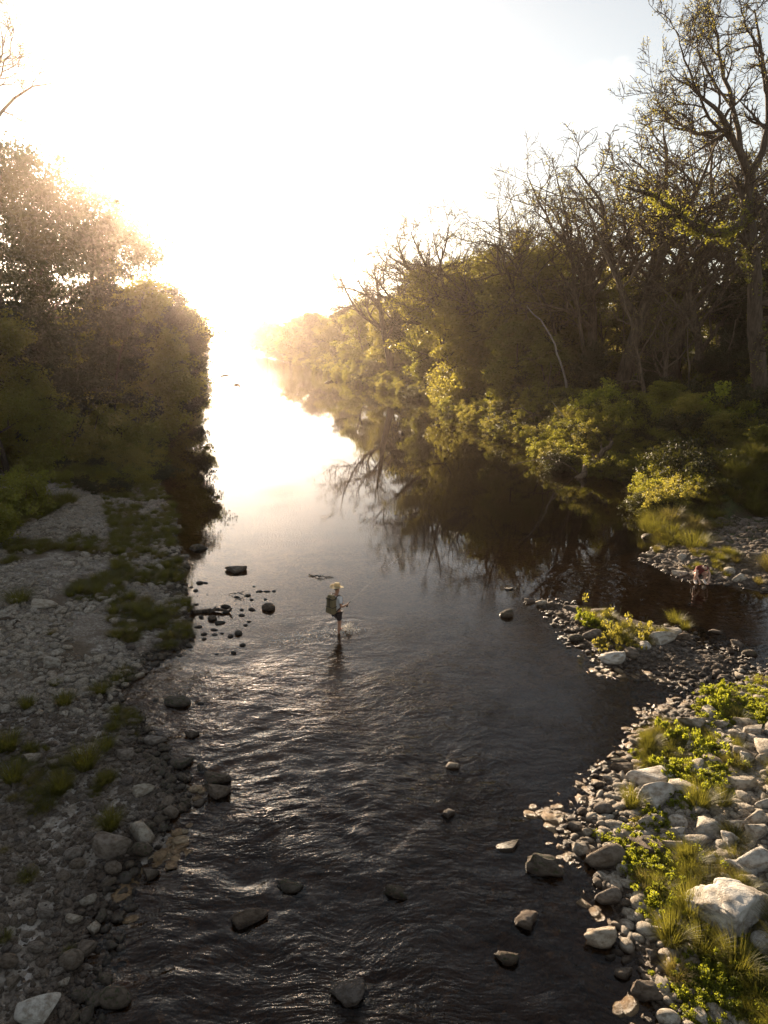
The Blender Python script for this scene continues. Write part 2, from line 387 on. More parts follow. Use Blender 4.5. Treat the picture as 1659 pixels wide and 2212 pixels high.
MANP = P(728, 1366, 0.0)                  # the wading man's standing foot
CRP = P(1512, 1262, 0.03)                 # the crouching man
RINGS = [(CRP[0]-.1, CRP[1]-.5, 5.5, 15.0, .0022), (MANP[0]+.2, MANP[1]+.3, 1.8, 14.0, .004), (*P(1300, 1255)[:2], 3.5, 12.0, .002)]
M_water = water_material()
wx = axis([(-560,-60,60,5),(-60,-10,4,.3),(-10,9,.12,.12),(9,40,.3,3),(40,60,4,6)])
wy = axis([(-40,5,4,.2),(5,23,.11,.13),(23,70,.2,1.6),(70,300,2,12),(300,1500,14,60)])
def wz(X, Y):
    amp = sstep(24, 16, Y)*(1-.75*sstep(1.5, 5, X))*(.3+.7*sstep(.35, .6, fbm(X*.25, Y*.25, 91, 3)))
    u = X+1.2*(fbm(X*.4, Y*.4, 44, 3)-.5)*2; v = Y+1.2*(fbm(X*.4, Y*.4, 55, 3)-.5)*2
    r1 = 1-np.abs(2*fbm(u*1.0, v*2.2, 61, 3)-1); r2 = fbm(u*2.6, v*4.6, 71, 3)
    return amp*(.085*(r1-.75)+.06*(r2-.45))*(.6+.7*sstep(20, 12, Y))
wat = grid('river_water', wx, wy, wz, M_water); tag(wat, kind='structure')

# ------------------------------------------------------------------ rock shapes
def ico(sub):
    bm = bmesh.new(); bmesh.ops.create_icosphere(bm, subdivisions=sub, radius=1)
    V = np.array([v.co[:] for v in bm.verts]); F = np.array([[v.index for v in f.verts] for f in bm.faces]); bm.free(); return V, F
ICO = {k: ico(k) for k in (1, 2, 3, 4, 5)}
def rock_shape(seed, kind, sub):
    r = np.random.default_rng(seed); V, F = ICO[sub]; p = V.copy()
    if kind != 'round':
        n = {'angular': 10, 'slab': 8, 'pitted': 6}[kind]
        for _ in range(n):
            d = r.normal(size=3); d[2] *= .5; d /= np.linalg.norm(d); o = r.uniform(.34, .74)
            k = p@d-o; p = p-np.where(k > 0, k, 0)[:,None]*d*.93
        if kind == 'slab':
            k = p[:,2]-.55; p[:,2] -= np.where(k > 0, k, 0)*.85
            k = -.45-p[:,2]; p[:,2] += np.where(k > 0, k, 0)*.85
    nn = np.linalg.norm(p, axis=1, keepdims=True)
    amp = {'round': .16, 'angular': .16, 'slab': .14, 'pitted': .6}[kind]
    p = p*(1+amp*(noise3(V*1.5+seed*7.3, seed)-.5)[:,None]+.45*amp*(noise3(V*3.7+seed, seed+3)-.5)[:,None]+.28*amp*(noise3(V*8+seed, seed+7)-.5)[:,None]*(sub > 2))
    if kind == 'pitted':
        for _ in range(7):
            c = r.normal(size=3); c /= np.linalg.norm(c); c[2] = abs(c[2])
            g = np.exp(-((V-c)**2).sum(1)/.06); p = p*(1-.22*g)[:,None]
    p -= (p.max(0)+p.min(0))/2
    return p/np.abs(p).max(0), F
ROCKS = {}
def rock_mesh(kind, var, mat, sub):
    key = (kind, var, mat.name, sub)
    if key not in ROCKS:
        V, F = rock_shape(hash((kind == 'round', kind == 'slab', kind == 'pitted')) % 89+var*13, kind, sub)
        me = mesh_np('stone_'+kind, V, F, mat, kind == 'round' or sub < 4); ROCKS[key] = me
    return ROCKS[key]
rng = random.Random(7); nr = np.random.default_rng(11)

# scale of instance from photo size: full width w px, full height h px at base point
def place_rock(name, px, py, wpx, hpx, kind, mat, label, cat, group=None, rot=None, sub=3, sink=.28, zmin=None):
    p = P(px, py+hpx*.25, 0.1)
    g0 = gz(p[0], p[1]); z0 = max(g0, -.12)
    if zmin is not None: z0 = zmin
    p = P(px, py+hpx*.25, z0)
    s = mpp(p); dep = math.atan2(H-z0, p[1])
    wd = wpx*s; hh = hpx*s
    sz = min(.36*wd, .62*hh/max(.35, math.cos(dep))*.8)
    sy = max(.45*wd*.7, min(.62*wd, (hh-.55*sz*2*math.cos(dep))/math.sin(dep)*.5))
    o = link(name, rock_mesh(kind, rng.randrange(4), mat, sub))
    o.scale = (wd/2*1.04, sy, sz)
    o.rotation_euler = (rng.uniform(-.1,.1), rng.uniform(-.1,.1), rng.uniform(-.25,.25) if rot is None else rot)
    o.location = (p[0], p[1], max(gz(p[0], p[1]), -.03 if zmin is None else zmin)+sz*(1-2*sink))
    tag(o, label, cat, group)
    return o
# ------------------------------------------------------------------ the stones one can pick out, (x, y, width, height) as in the photograph
def c5(x, y, w, h): return 1095+.34*x, 1559.5+.34*y, .34*w, .34*h      # four enlarged crops the list was read from
def c3(x, y, w, h): return .36*x, 1559.5+.36*y, .36*w, .36*h
def c6(x, y, w, h): return 1061.8+.36*x, 1128+.36*y, .36*w, .36*h
def cL(x, y, w, h): return .36*x, 962+.36*y, .36*w, .36*h
def cM(x, y, w, h): return 564+.34*x, 1559.5+.34*y, .34*w, .34*h
LAND = []                                  # (x, y, short noun phrase) used to describe small neighbours
def put(f, x, y, w, h, kind, mat, label, short=None, cat='stone', name=None, **k):
    a = f(x, y, w, h)
    big = a[2] > 34
    o = place_rock(name or ('boulder' if big else 'stone'), *a, kind, mat, label, 'boulder' if big else cat, sub=5 if a[2] > 120 else 4 if a[2] > 24 else 3, **k)
    if short: LAND.append((o.location[0], o.location[1], short))
    return o
A, B_, D_ = M_rock, M_rockL, M_rockD
big = put(c5, 1420, 1195, 520, 330, 'pitted', M_rockW, 'largest boulder, broad white pitted limestone slab on the right gravel bar', 'the largest white boulder', sink=.2)
big.scale = (big.scale[0], big.scale[1]*1.2, big.scale[2]*.62); big.location[2] -= .08
T = [
 (c5,1550,880,235,140,'angular',M_rockW,'big white block boulder just upstream of the largest white boulder','the big white block'),
 (c5,1630,1375,150,150,'round',M_rockW,'rounded white boulder cut by the right frame edge below the largest boulder','the rounded boulder at the right edge'),
 (c5,968,470,250,135,'angular',M_rockW,'thick flat-topped grey block in the weeds at the right waterline','the flat-topped grey block'),
 (c5,912,362,275,75,'slab',M_rockW,'long pale slab lying behind the flat-topped grey block','the long pale slab'),
 (c5,618,852,245,120,'angular',B_,'brown and grey boulder, larger of two touching at the right waterline','the brown and grey boulder'),
 (c5,466,802,105,95,'pitted',M_rockR,'pale knobbly stone touching the left end of the brown and grey boulder',None),
 (c5,232,940,228,105,'pitted',D_,'dark pitted boulder standing alone in the stream off the right bar','the dark pitted boulder'),
 (c5,640,1098,165,118,'angular',B_,'rusty brown boulder half in the water left of the green weeds','the rusty brown boulder'),
 (c5,598,1372,225,145,'pitted',M_rockR,'wide pale rough boulder, larger of the pair in the shallow water lower right','the wide rough boulder'),
 (c5,760,1400,92,145,'round',M_rockR,'upright pale boulder beside the wide rough boulder in shallow water','the upright pale boulder'),
 (c5,698,1292,68,62,'angular',M_rockR,'small square pale stone balanced behind the wide rough boulder',None),
 (c5,130,1292,205,95,'round',B_,'low grey boulder awash in the dark riffle at lower right','the low grey boulder'),
 (c5,880,1705,185,112,'pitted',B_,'rough brown boulder at the waterline near the bottom right','the rough brown boulder'),
 (c5,1022,1875,145,100,'round',M_rockR,'pale rounded boulder cut by the bottom edge at right','the pale rounded boulder at the bottom edge'),
 (c5,740,1612,115,62,'slab',B_,'flat brown stone behind the rough brown boulder',None),
 (c5,612,548,115,75,'round',B_,'tan double-lobed cobble at the right waterline below the flat grey block','the tan cobble'),
 (c5,430,668,84,48,'slab',B_,'flat dark stone furthest into the water left of the tan cobble',None),
 (c5,522,700,84,62,'angular',M_rockR,'wedge-shaped pale stone right of the flat dark stone in the water',None),
 (c5,732,298,125,55,'slab',B_,'flat tan stone at the left end of the long pale slab',None),
 (c5,720,255,115,50,'pitted',D_,'dark crusted stone behind the flat tan stone at the waterline',None),
 (c5,1092,632,125,85,'angular',M_rockW,'white stone right of the weeds with a flat slab below it','the white stone by the weeds'),
 (c5,1082,710,125,75,'slab',M_rockW,'white flat stone directly below the white stone by the weeds',None),
 (c5,1192,762,205,48,'slab',M_rockR,'long narrow pale slab in the middle of the right gravel bar','the long narrow slab'),
 (c5,882,755,110,55,'slab',B_,'tan flat stone above the long low tan slab',None),
 (c5,862,802,235,62,'slab',B_,'long low tan slab above the second weed clump','the long low tan slab'),
 (c5,1060,797,135,62,'slab',M_rockR,'pale slab at the right end of the long low tan slab',None),
 (c5,1432,745,135,115,'pitted',M_rockW,'twisted white stone standing among slabs on the right gravel bar','the twisted white stone'),
 (c5,1450,662,160,62,'slab',M_rockR,'pale flat stone touching the top of the twisted white stone',None),
 (c5,1572,602,155,95,'angular',M_rockR,'grey-white block on the right edge above a broad flat slab','the grey-white block'),
 (c5,1590,695,140,100,'slab',M_rockR,'broad flat grey slab below the grey-white block at the right edge',None),
 (c5,1500,402,175,75,'slab',M_rockR,'large oval slab on the right bar beside the tall weeds','the large oval slab'),
 (c5,1540,240,125,85,'pitted',M_rockW,'knobbly white stone on the upper right gravel bar','the knobbly white stone'),
 (c5,1480,100,115,62,'slab',M_rockR,'smooth grey oval stone near the top of the right gravel bar','the smooth grey oval'),
 (c5,1480,932,175,58,'slab',M_rockW,'flat white slab lying against the big white block',None),
 (c5,1392,205,85,72,'angular',M_rockR,'pale stone right of the tall weeds near the top of the bar',None),
 (c5,1282,862,92,72,'angular',M_rockR,'pale angular stone at the right edge of the low grass patch',None),
 (c5,580,400,75,48,'pitted',B_,'rough stone in shallow water left of the flat-topped block',None),
 (c5,630,305,52,46,'round',B_,'round pebble-like stone left of the flat tan stone',None),
 (c5,560,345,54,36,'round',D_,'dark oval stone, outermost in the water left of the long pale slab',None),
 (c5,600,642,62,46,'round',M_rockR,'light round cobble between the tan cobble and the water',None),
 (c5,1530,1012,112,56,'slab',M_rockR,'pale slab just above the right shoulder of the largest boulder',None),
 (c5,1602,1112,105,72,'round',M_rockR,'white stone at the right edge beside the largest boulder',None),
 (c5,750,1146,72,46,'round',B_,'oval grey cobble right of the rusty brown boulder',None),
 (c5,1185,15,190,80,'slab',M_rockR,'long pale stone topmost on the right bar beneath bright weeds','the topmost pale stone'),
 (c5,1370,18,110,50,'slab',M_rockR,'pale blunt stone between the weeds high on the right bar',None),
 (c5,1490,8,110,50,'slab',M_rockR,'bluish white slanting slab high on the right bar',None),
 (c5,1570,60,140,60,'slab',M_rockR,'big flat pale slab at the right edge high on the bar',None),
 (c5,1030,30,120,60,'pitted',D_,'brown rough rock at the water where the right bar begins','the brown rough rock'),
 (c5,960,150,120,32,'slab',B_,'thin brown slab in a stack at the waterline below the rough rock',None),
 (c5,820,200,60,38,'round',D_,'dark round stone in the water below the thin brown slab',None),
 (c5,1560,1130,60,40,'round',M_rockR,'small white round stone in the notch above the largest boulder',None),
 (c5,1440,1610,95,60,'round',M_rockR,'grey stone half hidden in weeds at the lower right',None),
 (c5,1570,1650,90,62,'round',M_rockR,'round grey stone among weeds at the lower right edge',None),
 (c5,1185,1720,80,110,'angular',B_,'upright brown stone in the grass at the bottom right',None),
 (c5,935,1480,100,90,'pitted',B_,'reddish pitted stone at the grass edge below the upright pale boulder',None),
 (c5,660,1510,70,50,'slab',D_,'dark wet slab right below the wide rough boulder',None),
 (c5,1640,230,95,80,'angular',M_rockR,'pale block at the right edge near the knobbly white stone',None),
 (c5,1640,330,70,50,'round',M_rockR,'pale round stone on the right edge above the grey-white block',None),
 (c5,1630,520,110,60,'angular',M_rockW,'white wedge at the right edge above the grey-white block',None),
 (c5,790,810,80,60,'angular',M_rockR,'pale stone at the left end of the second weed clump',None),
 (c5,745,932,95,60,'slab',M_rockR,'pale slab at the waterline below the brown and grey boulder',None),
 # island
 (c6,728,815,175,90,'pitted',M_rockW,'white boulder with dark streaks at the near tip of the grassy islet','the streaked islet boulder'),
 (c6,838,772,84,110,'round',B_,'tall grey-brown rock beside the streaked islet boulder',None),
 (c6,920,730,68,84,'round',M_rockW,'round white rock third from the near tip of the islet',None),
 (c6,1035,700,175,80,'angular',M_rockR,'broad grey rock along the right side of the islet','the broad islet rock'),
 (c6,1165,692,85,55,'angular',B_,'outermost grey rock at the right end of the islet',None),
 (c6,505,696,95,48,'round',D_,'brown oval rock at the left foot of the islet','the brown oval islet rock'),
 (c6,602,672,115,60,'angular',B_,'brown rock under the grass between islet weeds and brown oval',None),
 (c6,1080,660,105,42,'slab',M_rockR,'pale flat rock behind the broad grey rock on the islet',None),
 (c6,88,560,84,64,'angular',D_,'dark pointed rock alone in the river left of the islet','the dark pointed rock'),
 (c6,235,482,84,34,'pitted',B_,'leftmost rock of the row leading to the grassy islet','the rock row'),
 (c6,300,488,72,38,'pitted',M_rockR,'second rock of the row leading to the grassy islet',None),
 (c6,355,500,66,36,'pitted',B_,'third rock of the row leading to the grassy islet',None),
 (c6,412,552,42,40,'pitted',D_,'dark stump-like stone just in front of the rock row',None),
 (c6,482,516,84,28,'slab',B_,'flat stone at the islet end of the rock row',None),
 (c6,500,580,50,34,'round',M_rockR,'pale round stone between the rock row and the islet',None),
 (c6,650,528,110,26,'slab',B_,'long flat slab at the back of the islet',None),
 (c6,1490,738,84,76,'pitted',B_,'knobbly rock perched upright on the shoal right of the islet','the perched shoal rock'),
 (c6,1440,776,70,40,'pitted',B_,'low rock left of the perched rock on the shoal',None),
 (c6,1545,790,90,44,'round',D_,'dark rock right of the perched rock on the shoal',None),
 (c6,1340,670,75,28,'angular',B_,'small lone rock in the channel behind the shoal',None),
 (c6,105,414,55,18,'slab',D_,'thin dark stone just breaking the surface mid river',None),
 # the bar with the crouching man
 (c6,935,98,62,42,'angular',D_,'dark square rock at the waterline far right beyond the man','the dark square rock'),
 (c6,1010,155,80,30,'slab',B_,'flat stone under the orange grass near the dark square rock',None),
 (c6,930,205,80,30,'slab',D_,'dark slab at the point of the bar left of the crouching man',None),
 (c6,1150,206,62,36,'angular',M_rockR,'pale rock behind the crouching man with grass beside it',None),
 (c6,1135,312,100,36,'slab',M_rockR,'pale flat rock at the water just left of the crouching man','the flat rock by the man'),
 (c6,1362,136,100,40,'slab',B_,'smooth slab at the foot of the dark dirt path',None),
 (c6,1425,284,66,48,'round',M_rockR,'pale rounded rock right of the crouching man',None),
 (c6,1478,335,84,50,'angular',M_rockR,'pale blocky rock right of the crouching man by the water',None),
 (c6,1425,372,42,20,'round',B_,'small tan stone in the water right of the crouching man',None),
 (c6,1595,200,90,32,'slab',B_,'grey flat rock near the right frame edge on the far bar',None),
 (c6,1530,300,60,30,'round',B_,'low grey rock nearest the tall golden tussock at right',None),
 # left bar, near
 (c3,850,655,165,140,'angular',A,'pale rounded-square boulder topped by light on the left shore','the pale square boulder'),
 (c3,855,765,125,80,'round',D_,'brown boulder tucked under the pale square boulder',None),
 (c3,665,745,235,120,'slab',B_,'broad flat dark grey boulder left of the pale square boulder','the broad flat boulder'),
 (c3,222,1690,250,215,'angular',M_rockW,'white angular boulder, brightest and largest in the lower left corner','the white angular boulder'),
 (c3,428,1415,138,130,'round',B_,'big round brown boulder above right of the white angular boulder','the big round boulder'),
 (c3,860,415,125,68,'angular',A,'pale peaked rock on the left shore above the pale square boulder','the pale peaked rock'),
 (c3,1030,532,95,84,'angular',B_,'dark blocky boulder at the left waterline','the dark blocky boulder'),
 (c3,682,872,105,84,'round',B_,'round brown boulder below the broad flat boulder','the round brown boulder'),
 (c3,440,785,105,84,'round',B_,'round grey boulder left of the broad flat boulder','the round grey boulder'),
 (c3,465,850,94,54,'round',B_,'oval stone directly below the round grey boulder',None),
 (c3,60,930,84,74,'round',B_,'oval brown stone at the left frame edge, mid gravel','the oval brown stone at the left edge'),
 (c3,380,920,80,74,'round',B_,'rounded square stone below the oval stone on the left bar',None),
 (c3,522,1342,115,130,'slab',B_,'tilted grey rock touching the big round brown boulder',None),
 (c3,50,1425,120,95,'round',B_,'bluish grey boulder cut by the left frame edge','the bluish boulder at the left edge'),
 (c3,690,1655,200,130,'round',D_,'large mossy boulder under shallow water, lower left','the sunken mossy boulder'),
 (c3,630,1550,140,74,'round',D_,'dark rounded rock in the wet edge behind the sunken mossy boulder',None),
 (c3,590,1492,90,62,'round',B_,'tan wet stone above the sunken mossy boulder',None),
 (c3,382,1555,68,62,'angular',A,'small white cube-like stone right of the white angular boulder',None),
 (c3,218,1345,94,72,'round',B_,'pinkish rounded stone left of the big round boulder',None),
 (c3,442,1182,108,36,'slab',A,'thin pale stick-shaped slab above the tilted grey rock','the thin pale slab'),
 (c3,270,1152,105,60,'slab',B_,'low brown slab left of the thin pale slab',None),
 (c3,528,1065,100,76,'angular',A,'lumpy pale stone with a white chip left of the wet edge','the lumpy pale stone'),
 (c3,185,218,125,52,'slab',A,'pale flat stone between grass tufts near the left edge','the pale flat stone in the tufts'),
 (c3,465,182,68,62,'round',A,'round pale stone standing between two dark grass tufts',None),
 (c3,560,150,94,34,'slab',A,'thin pale stone half buried in the grass, left bar',None),
 (c3,312,260,84,48,'slab',B_,'oval tan stone right below the pale flat stone in the tufts',None),
 (c3,742,198,125,50,'slab',B_,'long flat brown stone on the left shore','the long flat brown stone'),
 (c3,930,112,135,50,'slab',B_,'grey flat stone near the upper water edge of the left shore','the grey flat shore stone'),
 (c3,1305,448,155,92,'slab',B_,'long grey boulder standing in the riffle off the left shore','the long grey riffle boulder'),
 (c3,1300,362,170,62,'slab',D_,'dark wet ledge behind the long grey riffle boulder',None),
 (c3,1195,475,66,92,'angular',B_,'narrow upright brown rock at the left end of the riffle boulder',None),
 (c3,1150,92,88,52,'slab',B_,'flat wet stone at the top of the riffle by the left shore',None),
 (c3,900,932,105,80,'slab',B_,'flat pale-topped wet slab at the left waterline',"the wet slab"),
 (c3,630,1235,64,64,'angular',D_,'reddish stone right of the bluish white chunk',None),
 (c3,570,1222,74,84,'angular',A,'bluish white chunk of stone by the wet edge, lower left','the bluish white chunk'),
 (c3,1210,282,62,62,'angular',D_,'dark stone just in the water above the riffle boulder',None),
 (c3,1092,252,135,56,'slab',D_,'long dark wet slab at the water edge below the flat shore stone',None),
 (c3,1500,1205,215,95,'angular',B_,'grey boulder awash in the middle of the dark riffle','the boulder awash'),
 (c3,70,1545,90,130,'slab',B_,'grey leaning slab on the left edge above the white angular boulder',None),
 # stream
 (cM,1215,292,90,66,'angular',A,'pinkish lit rock alone in the middle of the riffle','the pinkish lit rock'),
 (cM,1190,602,100,74,'round',B_,'rounded grey rock in the riffle below the pinkish lit rock','the rounded riffle rock'),
 (cM,560,1700,240,220,'round',B_,'large round boulder just under water at the bottom centre','the bottom centre boulder'),
 (cM,1562,1512,165,105,'round',D_,'mossy low boulder in the stream left of the rough pair','the mossy stream boulder'),
 (cM,190,1060,190,70,'round',D_,'flat dark boulder barely awash in the left of the riffle','the flat awash boulder'),
 (cM,1570,812,160,46,'slab',D_,'dark slanting ledge with bright edge in the stream','the slanting ledge'),
 (cM,850,1100,160,80,'round',D_,'dark hump with water curling over it, centre of the riffle','the dark hump'),
 # left bar, upper
 (cL,303,1296,115,68,'slab',A,'bluish white flat rock, the biggest pale one on the upper left bar','the bluish white rock'),
 (cL,255,955,160,62,'angular',A,'long weathered ledge rock on the upper left bar','the long weathered ledge'),
 (cL,362,992,84,58,'angular',A,'pale rock at the right end of the long weathered ledge',None),
 (cL,605,880,78,26,'slab',A,'thin white slab on the upper left bar right of centre',None),
 (cL,612,916,74,28,'slab',A,'second white slab just below the thin white slab',None),
 (cL,510,655,52,30,'angular',A,'small bright rock high on the left bar','the small bright rock'),
 (cL,398,708,95,30,'slab',A,'long pale low rock behind grass on the upper left bar',None),
 (cL,512,710,64,34,'angular',A,'pale rock right of the long pale low rock',None),
 (cL,960,735,72,46,'angular',A,'grey rock alone in the green grass near the water','the grey rock in the grass'),
 (cL,1185,625,110,46,'pitted',D_,'mossy flat rock in the water just off the left bank','the mossy bank rock'),
 (cL,1122,730,42,28,'round',D_,'dark round stone in still water below the mossy bank rock',None),
 (cL,1413,760,132,48,'slab',B_,'box-like moss-topped rock alone in the bright still water','the box-like rock'),
 (cL,1612,986,78,52,'round',B_,'dark rounded rock nearest the wading man on his left','the rock by the wading man'),
 (cL,1066,1552,155,64,'round',D_,'big dark whale-backed rock off the inner left cove','the whale-backed rock'),
 (cL,782,1060,78,32,'slab',A,'pale oval rock at the green edge of the left bar',None),
 (cL,415,1070,52,32,'slab',A,'bluish pale stone below the long weathered ledge',None),
 (cL,935,1535,36,32,'round',D_,'small dark stone left of the whale-backed rock',None),
 (cL,690,1050,64,40,'angular',A,'tan pointed stone left of the pale oval rock',None),
 (cL,332,1192,74,48,'angular',A,'pale blocky stone above the bluish white rock',None),
 (cL,1040,1022,115,42,'slab',D_,'dark flat rock at the left waterline opposite the log','the dark flat shore rock'),
 (cL,1130,1120,60,34,'slab',D_,'dark rock at the tip of the left shore beside the stones',None),
 (cL,945,1175,70,36,'round',B_,'rounded rock on the left shore above the cove',None),
 (cL,785,1210,60,34,'round',B_,'grey rock at the edge of the grass above the cove',None),
 (cL,1205,1568,42,22,'round',D_,'small wet stone right of the whale-backed rock',None),
]
for t in T:
    f, x, y, w_, h_, kd, mt, lb, sh = t
    if f is cM or 'awash' in lb or 'sunken' in lb: put(f, x, y, w_, h_, 'pitted' if kd == 'round' else kd, mt, lb, sh, sink=.46)
    else: put(f, x, y, w_, h_, kd, mt, lb, sh)
PEB = [(1200,830,42,22),(1235,835,32,16),(1175,875,28,20),(1490,915,32,20),(1511,940,24,18),(1355,981,62,26),(1452,999,24,22),(1513,1000,46,22),(1357,1015,42,26),(1275,1050,52,40),(1210,1036,34,30),
 (1322,1081,64,24),(1287,1114,46,18),(1225,1136,38,20),(1226,1166,28,24),(1287,1145,40,14),(1334,1145,24,12),(1432,1140,46,44),(1385,1160,34,28),(1457,1215,36,22),(1404,1262,34,22),(1302,1270,26,14),(1069,1254,22,22),
 (1175,952,34,14),(1427,926,42,16),(1475,1095,26,18),(1495,1072,28,16),(1452,1035,40,18),(1524,860,18,14),(1603,890,40,14),(1560,890,36,16),(1594,940,20,14),(1149,855,22,16),(1140,1046,34,26),(1190,1090,50,20),(1110,832,38,16),(1418,965,12,10),(1546,893,20,12),(1245,904,14,10),(1187,904,10,8),(1645,889,24,16)]
ORD = ['nearest','second nearest','third nearest','fourth nearest','fifth nearest','sixth nearest','seventh nearest','eighth nearest','ninth nearest','tenth nearest','eleventh nearest','twelfth nearest','13th nearest','14th nearest','15th nearest','16th nearest','17th nearest','18th nearest','19th nearest','20th nearest']
def describe(items, noun, group, near=None):
    """label each scattered piece by its rank among its fellows round the nearest landmark"""
    cand = {}
    for o in items:
        x, y = o.location[0], o.location[1]
        if near is None:
            best = min(LAND, key=lambda l: (l[0]-x)**2+(l[1]-y)**2)
        else: best = near
        dx, dy = x-best[0], y-best[1]
        side = ('right of' if dx > 0 else 'left of') if abs(dx) > abs(dy) else ('behind' if dy > 0 else 'in front of')
        cand.setdefault((best[2], side), []).append((dx*dx+dy*dy, o))
    for (b, side), l in cand.items():
        l.sort(key=lambda t: t[0])
        for k, (d, o) in enumerate(l):
            r = ORD[k] if k < len(ORD) else f'{k+1}th nearest'
            tag(o, f'{noun}, {r} {side} {b}', 'stone', group)
pebs = []
for x, y, w_, h_ in PEB:
    a = cL(x, y, w_, max(h_, 14))
    pebs.append(place_rock('stone', *a, rng.choice(['round','angular','round']), D_, None, None, sub=2, sink=.22))
describe(pebs, 'dark wet stone', 'dark stones standing in the water off the left bank')

# ---- cobbles: the largest as objects, the gravel as stuff
def scatter(n, region, seed, smin, smax, power=2.2):
    """candidate spots inside a photo-space box, even over the ground"""
    r = np.random.default_rng(seed)
    q = np.array([P(a, b)[:2] for a, b in region])
    lo, hi = q.min(0), q.max(0)
    out = []
    X = r.uniform(lo[0], hi[0], n*6); Y = r.uniform(lo[1], hi[1], n*6)
    ins = sdist(q, X, Y) < 0
    X, Y = X[ins][:n], Y[ins][:n]
    S = smin+(smax-smin)*r.random(len(X))**power
    return X, Y, S, r
left_poly = [(-60,1010),(330,1000),(400,1180),(420,1400),(250,1500),(400,1640),(400,1720),(260,1900),(220,2240),(-60,2260)]
right_poly = [(1430,1540),(1700,1400),(1700,2260),(1425,2240),(1300,1900),(1225,1800),(1310,1650)]
shoal_poly = [(1330,1455),(1420,1405),(1600,1400),(1700,1430),(1690,1500),(1560,1560),(1400,1560),(1350,1500)]
bar2_poly = [(1380,1180),(1480,1150),(1560,1140),(1700,1140),(1700,1300),(1590,1270),(1490,1266),(1380,1225)]
bed_poly = [(1290,1440),(1560,1480),(1440,1600),(1290,1720),(1240,1850),(1330,2020),(1430,2240),(300,2240),(250,1900),(420,1700),(700,1600),(1000,1500)]
def in_front(x, y): return (y+ (0)) > 0
taken = [(o.location[0], o.location[1], max(o.scale[0], o.scale[1])) for o in COL.objects if o.name.startswith(('stone','boulder'))]
TK = np.array(taken)
def free(X, Y, S, m=.8):
    k = np.ones(len(X), bool)
    for (a, b, s) in taken: k &= (X-a)**2+(Y-b)**2 > (s*m+S*.5)**2
    return k
def cobbles(poly, n, seed, smin, smax, mat, noun, group, kinds=('round','round','slab','angular'), landmin=-.1):
    X, Y, S, r = scatter(n*3, poly, seed, smin, smax, 1.2)
    Z, land, sf, si = ground(X, Y, True)
    k = free(X, Y, S) & (land > landmin) & (sf < 1)
    X, Y, S, Z = X[k], Y[k], S[k], Z[k]
    res = []; used = []
    for x, y, s, z in zip(X, Y, S, Z):
        if any((x-a)**2+(y-b)**2 < (s+c)**2*.3 for a, b, c in used): continue
        o = link('stone', rock_mesh(rng.choice(kinds), rng.randrange(4), mat, 2))
        o.scale = (s/2*rng.uniform(.85,1.25), s/2*rng.uniform(.6,1.0), s/2*rng.uniform(.38,.6))
        o.rotation_euler = (rng.uniform(-.2,.2), rng.uniform(-.2,.2), rng.uniform(0, 6.28))
        o.location = (x, y, z+o.scale[2]*.45)
        res.append(o); used.append((x, y, s)); taken.append((x, y, s/2))
        if len(res) >= n: break
    describe(res, noun, group)
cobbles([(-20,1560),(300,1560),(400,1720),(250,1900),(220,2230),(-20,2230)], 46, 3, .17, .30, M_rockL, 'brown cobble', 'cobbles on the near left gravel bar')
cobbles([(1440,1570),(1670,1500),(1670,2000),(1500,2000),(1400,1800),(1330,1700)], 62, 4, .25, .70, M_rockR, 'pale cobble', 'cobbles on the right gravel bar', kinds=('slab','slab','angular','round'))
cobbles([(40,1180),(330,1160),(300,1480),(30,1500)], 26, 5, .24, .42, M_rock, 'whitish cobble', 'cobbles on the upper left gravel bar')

def scatter_gn(name, X, Y, Z, scale, rot, idx, protos, label=None):
    """one object of kind stuff: instances of real objects of the scene on the given points"""
    n = len(X)
    me = bpy.data.meshes.new(name); me.vertices.add(n)
    me.vertices.foreach_set('co', np.stack([X, Y, Z], 1).astype(np.float32).ravel())
    a = me.attributes.new('sc', 'FLOAT_VECTOR', 'POINT'); a.data.foreach_set('vector', scale.astype(np.float32).ravel())
    a = me.attributes.new('ro', 'FLOAT_VECTOR', 'POINT'); a.data.foreach_set('vector', rot.astype(np.float32).ravel())
    a = me.attributes.new('ix', 'INT', 'POINT'); a.data.foreach_set('value', idx.astype(np.int32))
    o = link(name, me)
    t = bpy.data.node_groups.new(name, 'GeometryNodeTree')
    t.interface.new_socket('Geometry', in_out='INPUT', socket_type='NodeSocketGeometry')
    t.interface.new_socket('Geometry', in_out='OUTPUT', socket_type='NodeSocketGeometry')
    N = t.nodes; L = t.links
    gi = N.new('NodeGroupInput'); go = N.new('NodeGroupOutput'); ip = N.new('GeometryNodeInstanceOnPoints'); gti = N.new('GeometryNodeGeometryToInstance')
    for p in reversed(protos):
        oi = N.new('GeometryNodeObjectInfo'); oi.inputs['Object'].default_value = p; L.new(oi.outputs['Geometry'], gti.inputs[0])
    def at(nm, ty):
        x = N.new('GeometryNodeInputNamedAttribute'); x.data_type = ty; x.inputs['Name'].default_value = nm; return x.outputs['Attribute']
    L.new(gi.outputs[0], ip.inputs['Points']); L.new(gti.outputs[0], ip.inputs['Instance']); ip.inputs['Pick Instance'].default_value = True
    L.new(at('ix', 'INT'), ip.inputs['Instance Index'])
    er = N.new('FunctionNodeEulerToRotation'); L.new(at('ro', 'FLOAT_VECTOR'), er.inputs[0]); L.new(er.outputs[0], ip.inputs['Rotation'])
    L.new(at('sc', 'FLOAT_VECTOR'), ip.inputs['Scale']); L.new(ip.outputs[0], go.inputs[0])
    md = o.modifiers.new('scatter', 'NODES'); md.node_group = t
    tag(o, kind='stuff')
    return o
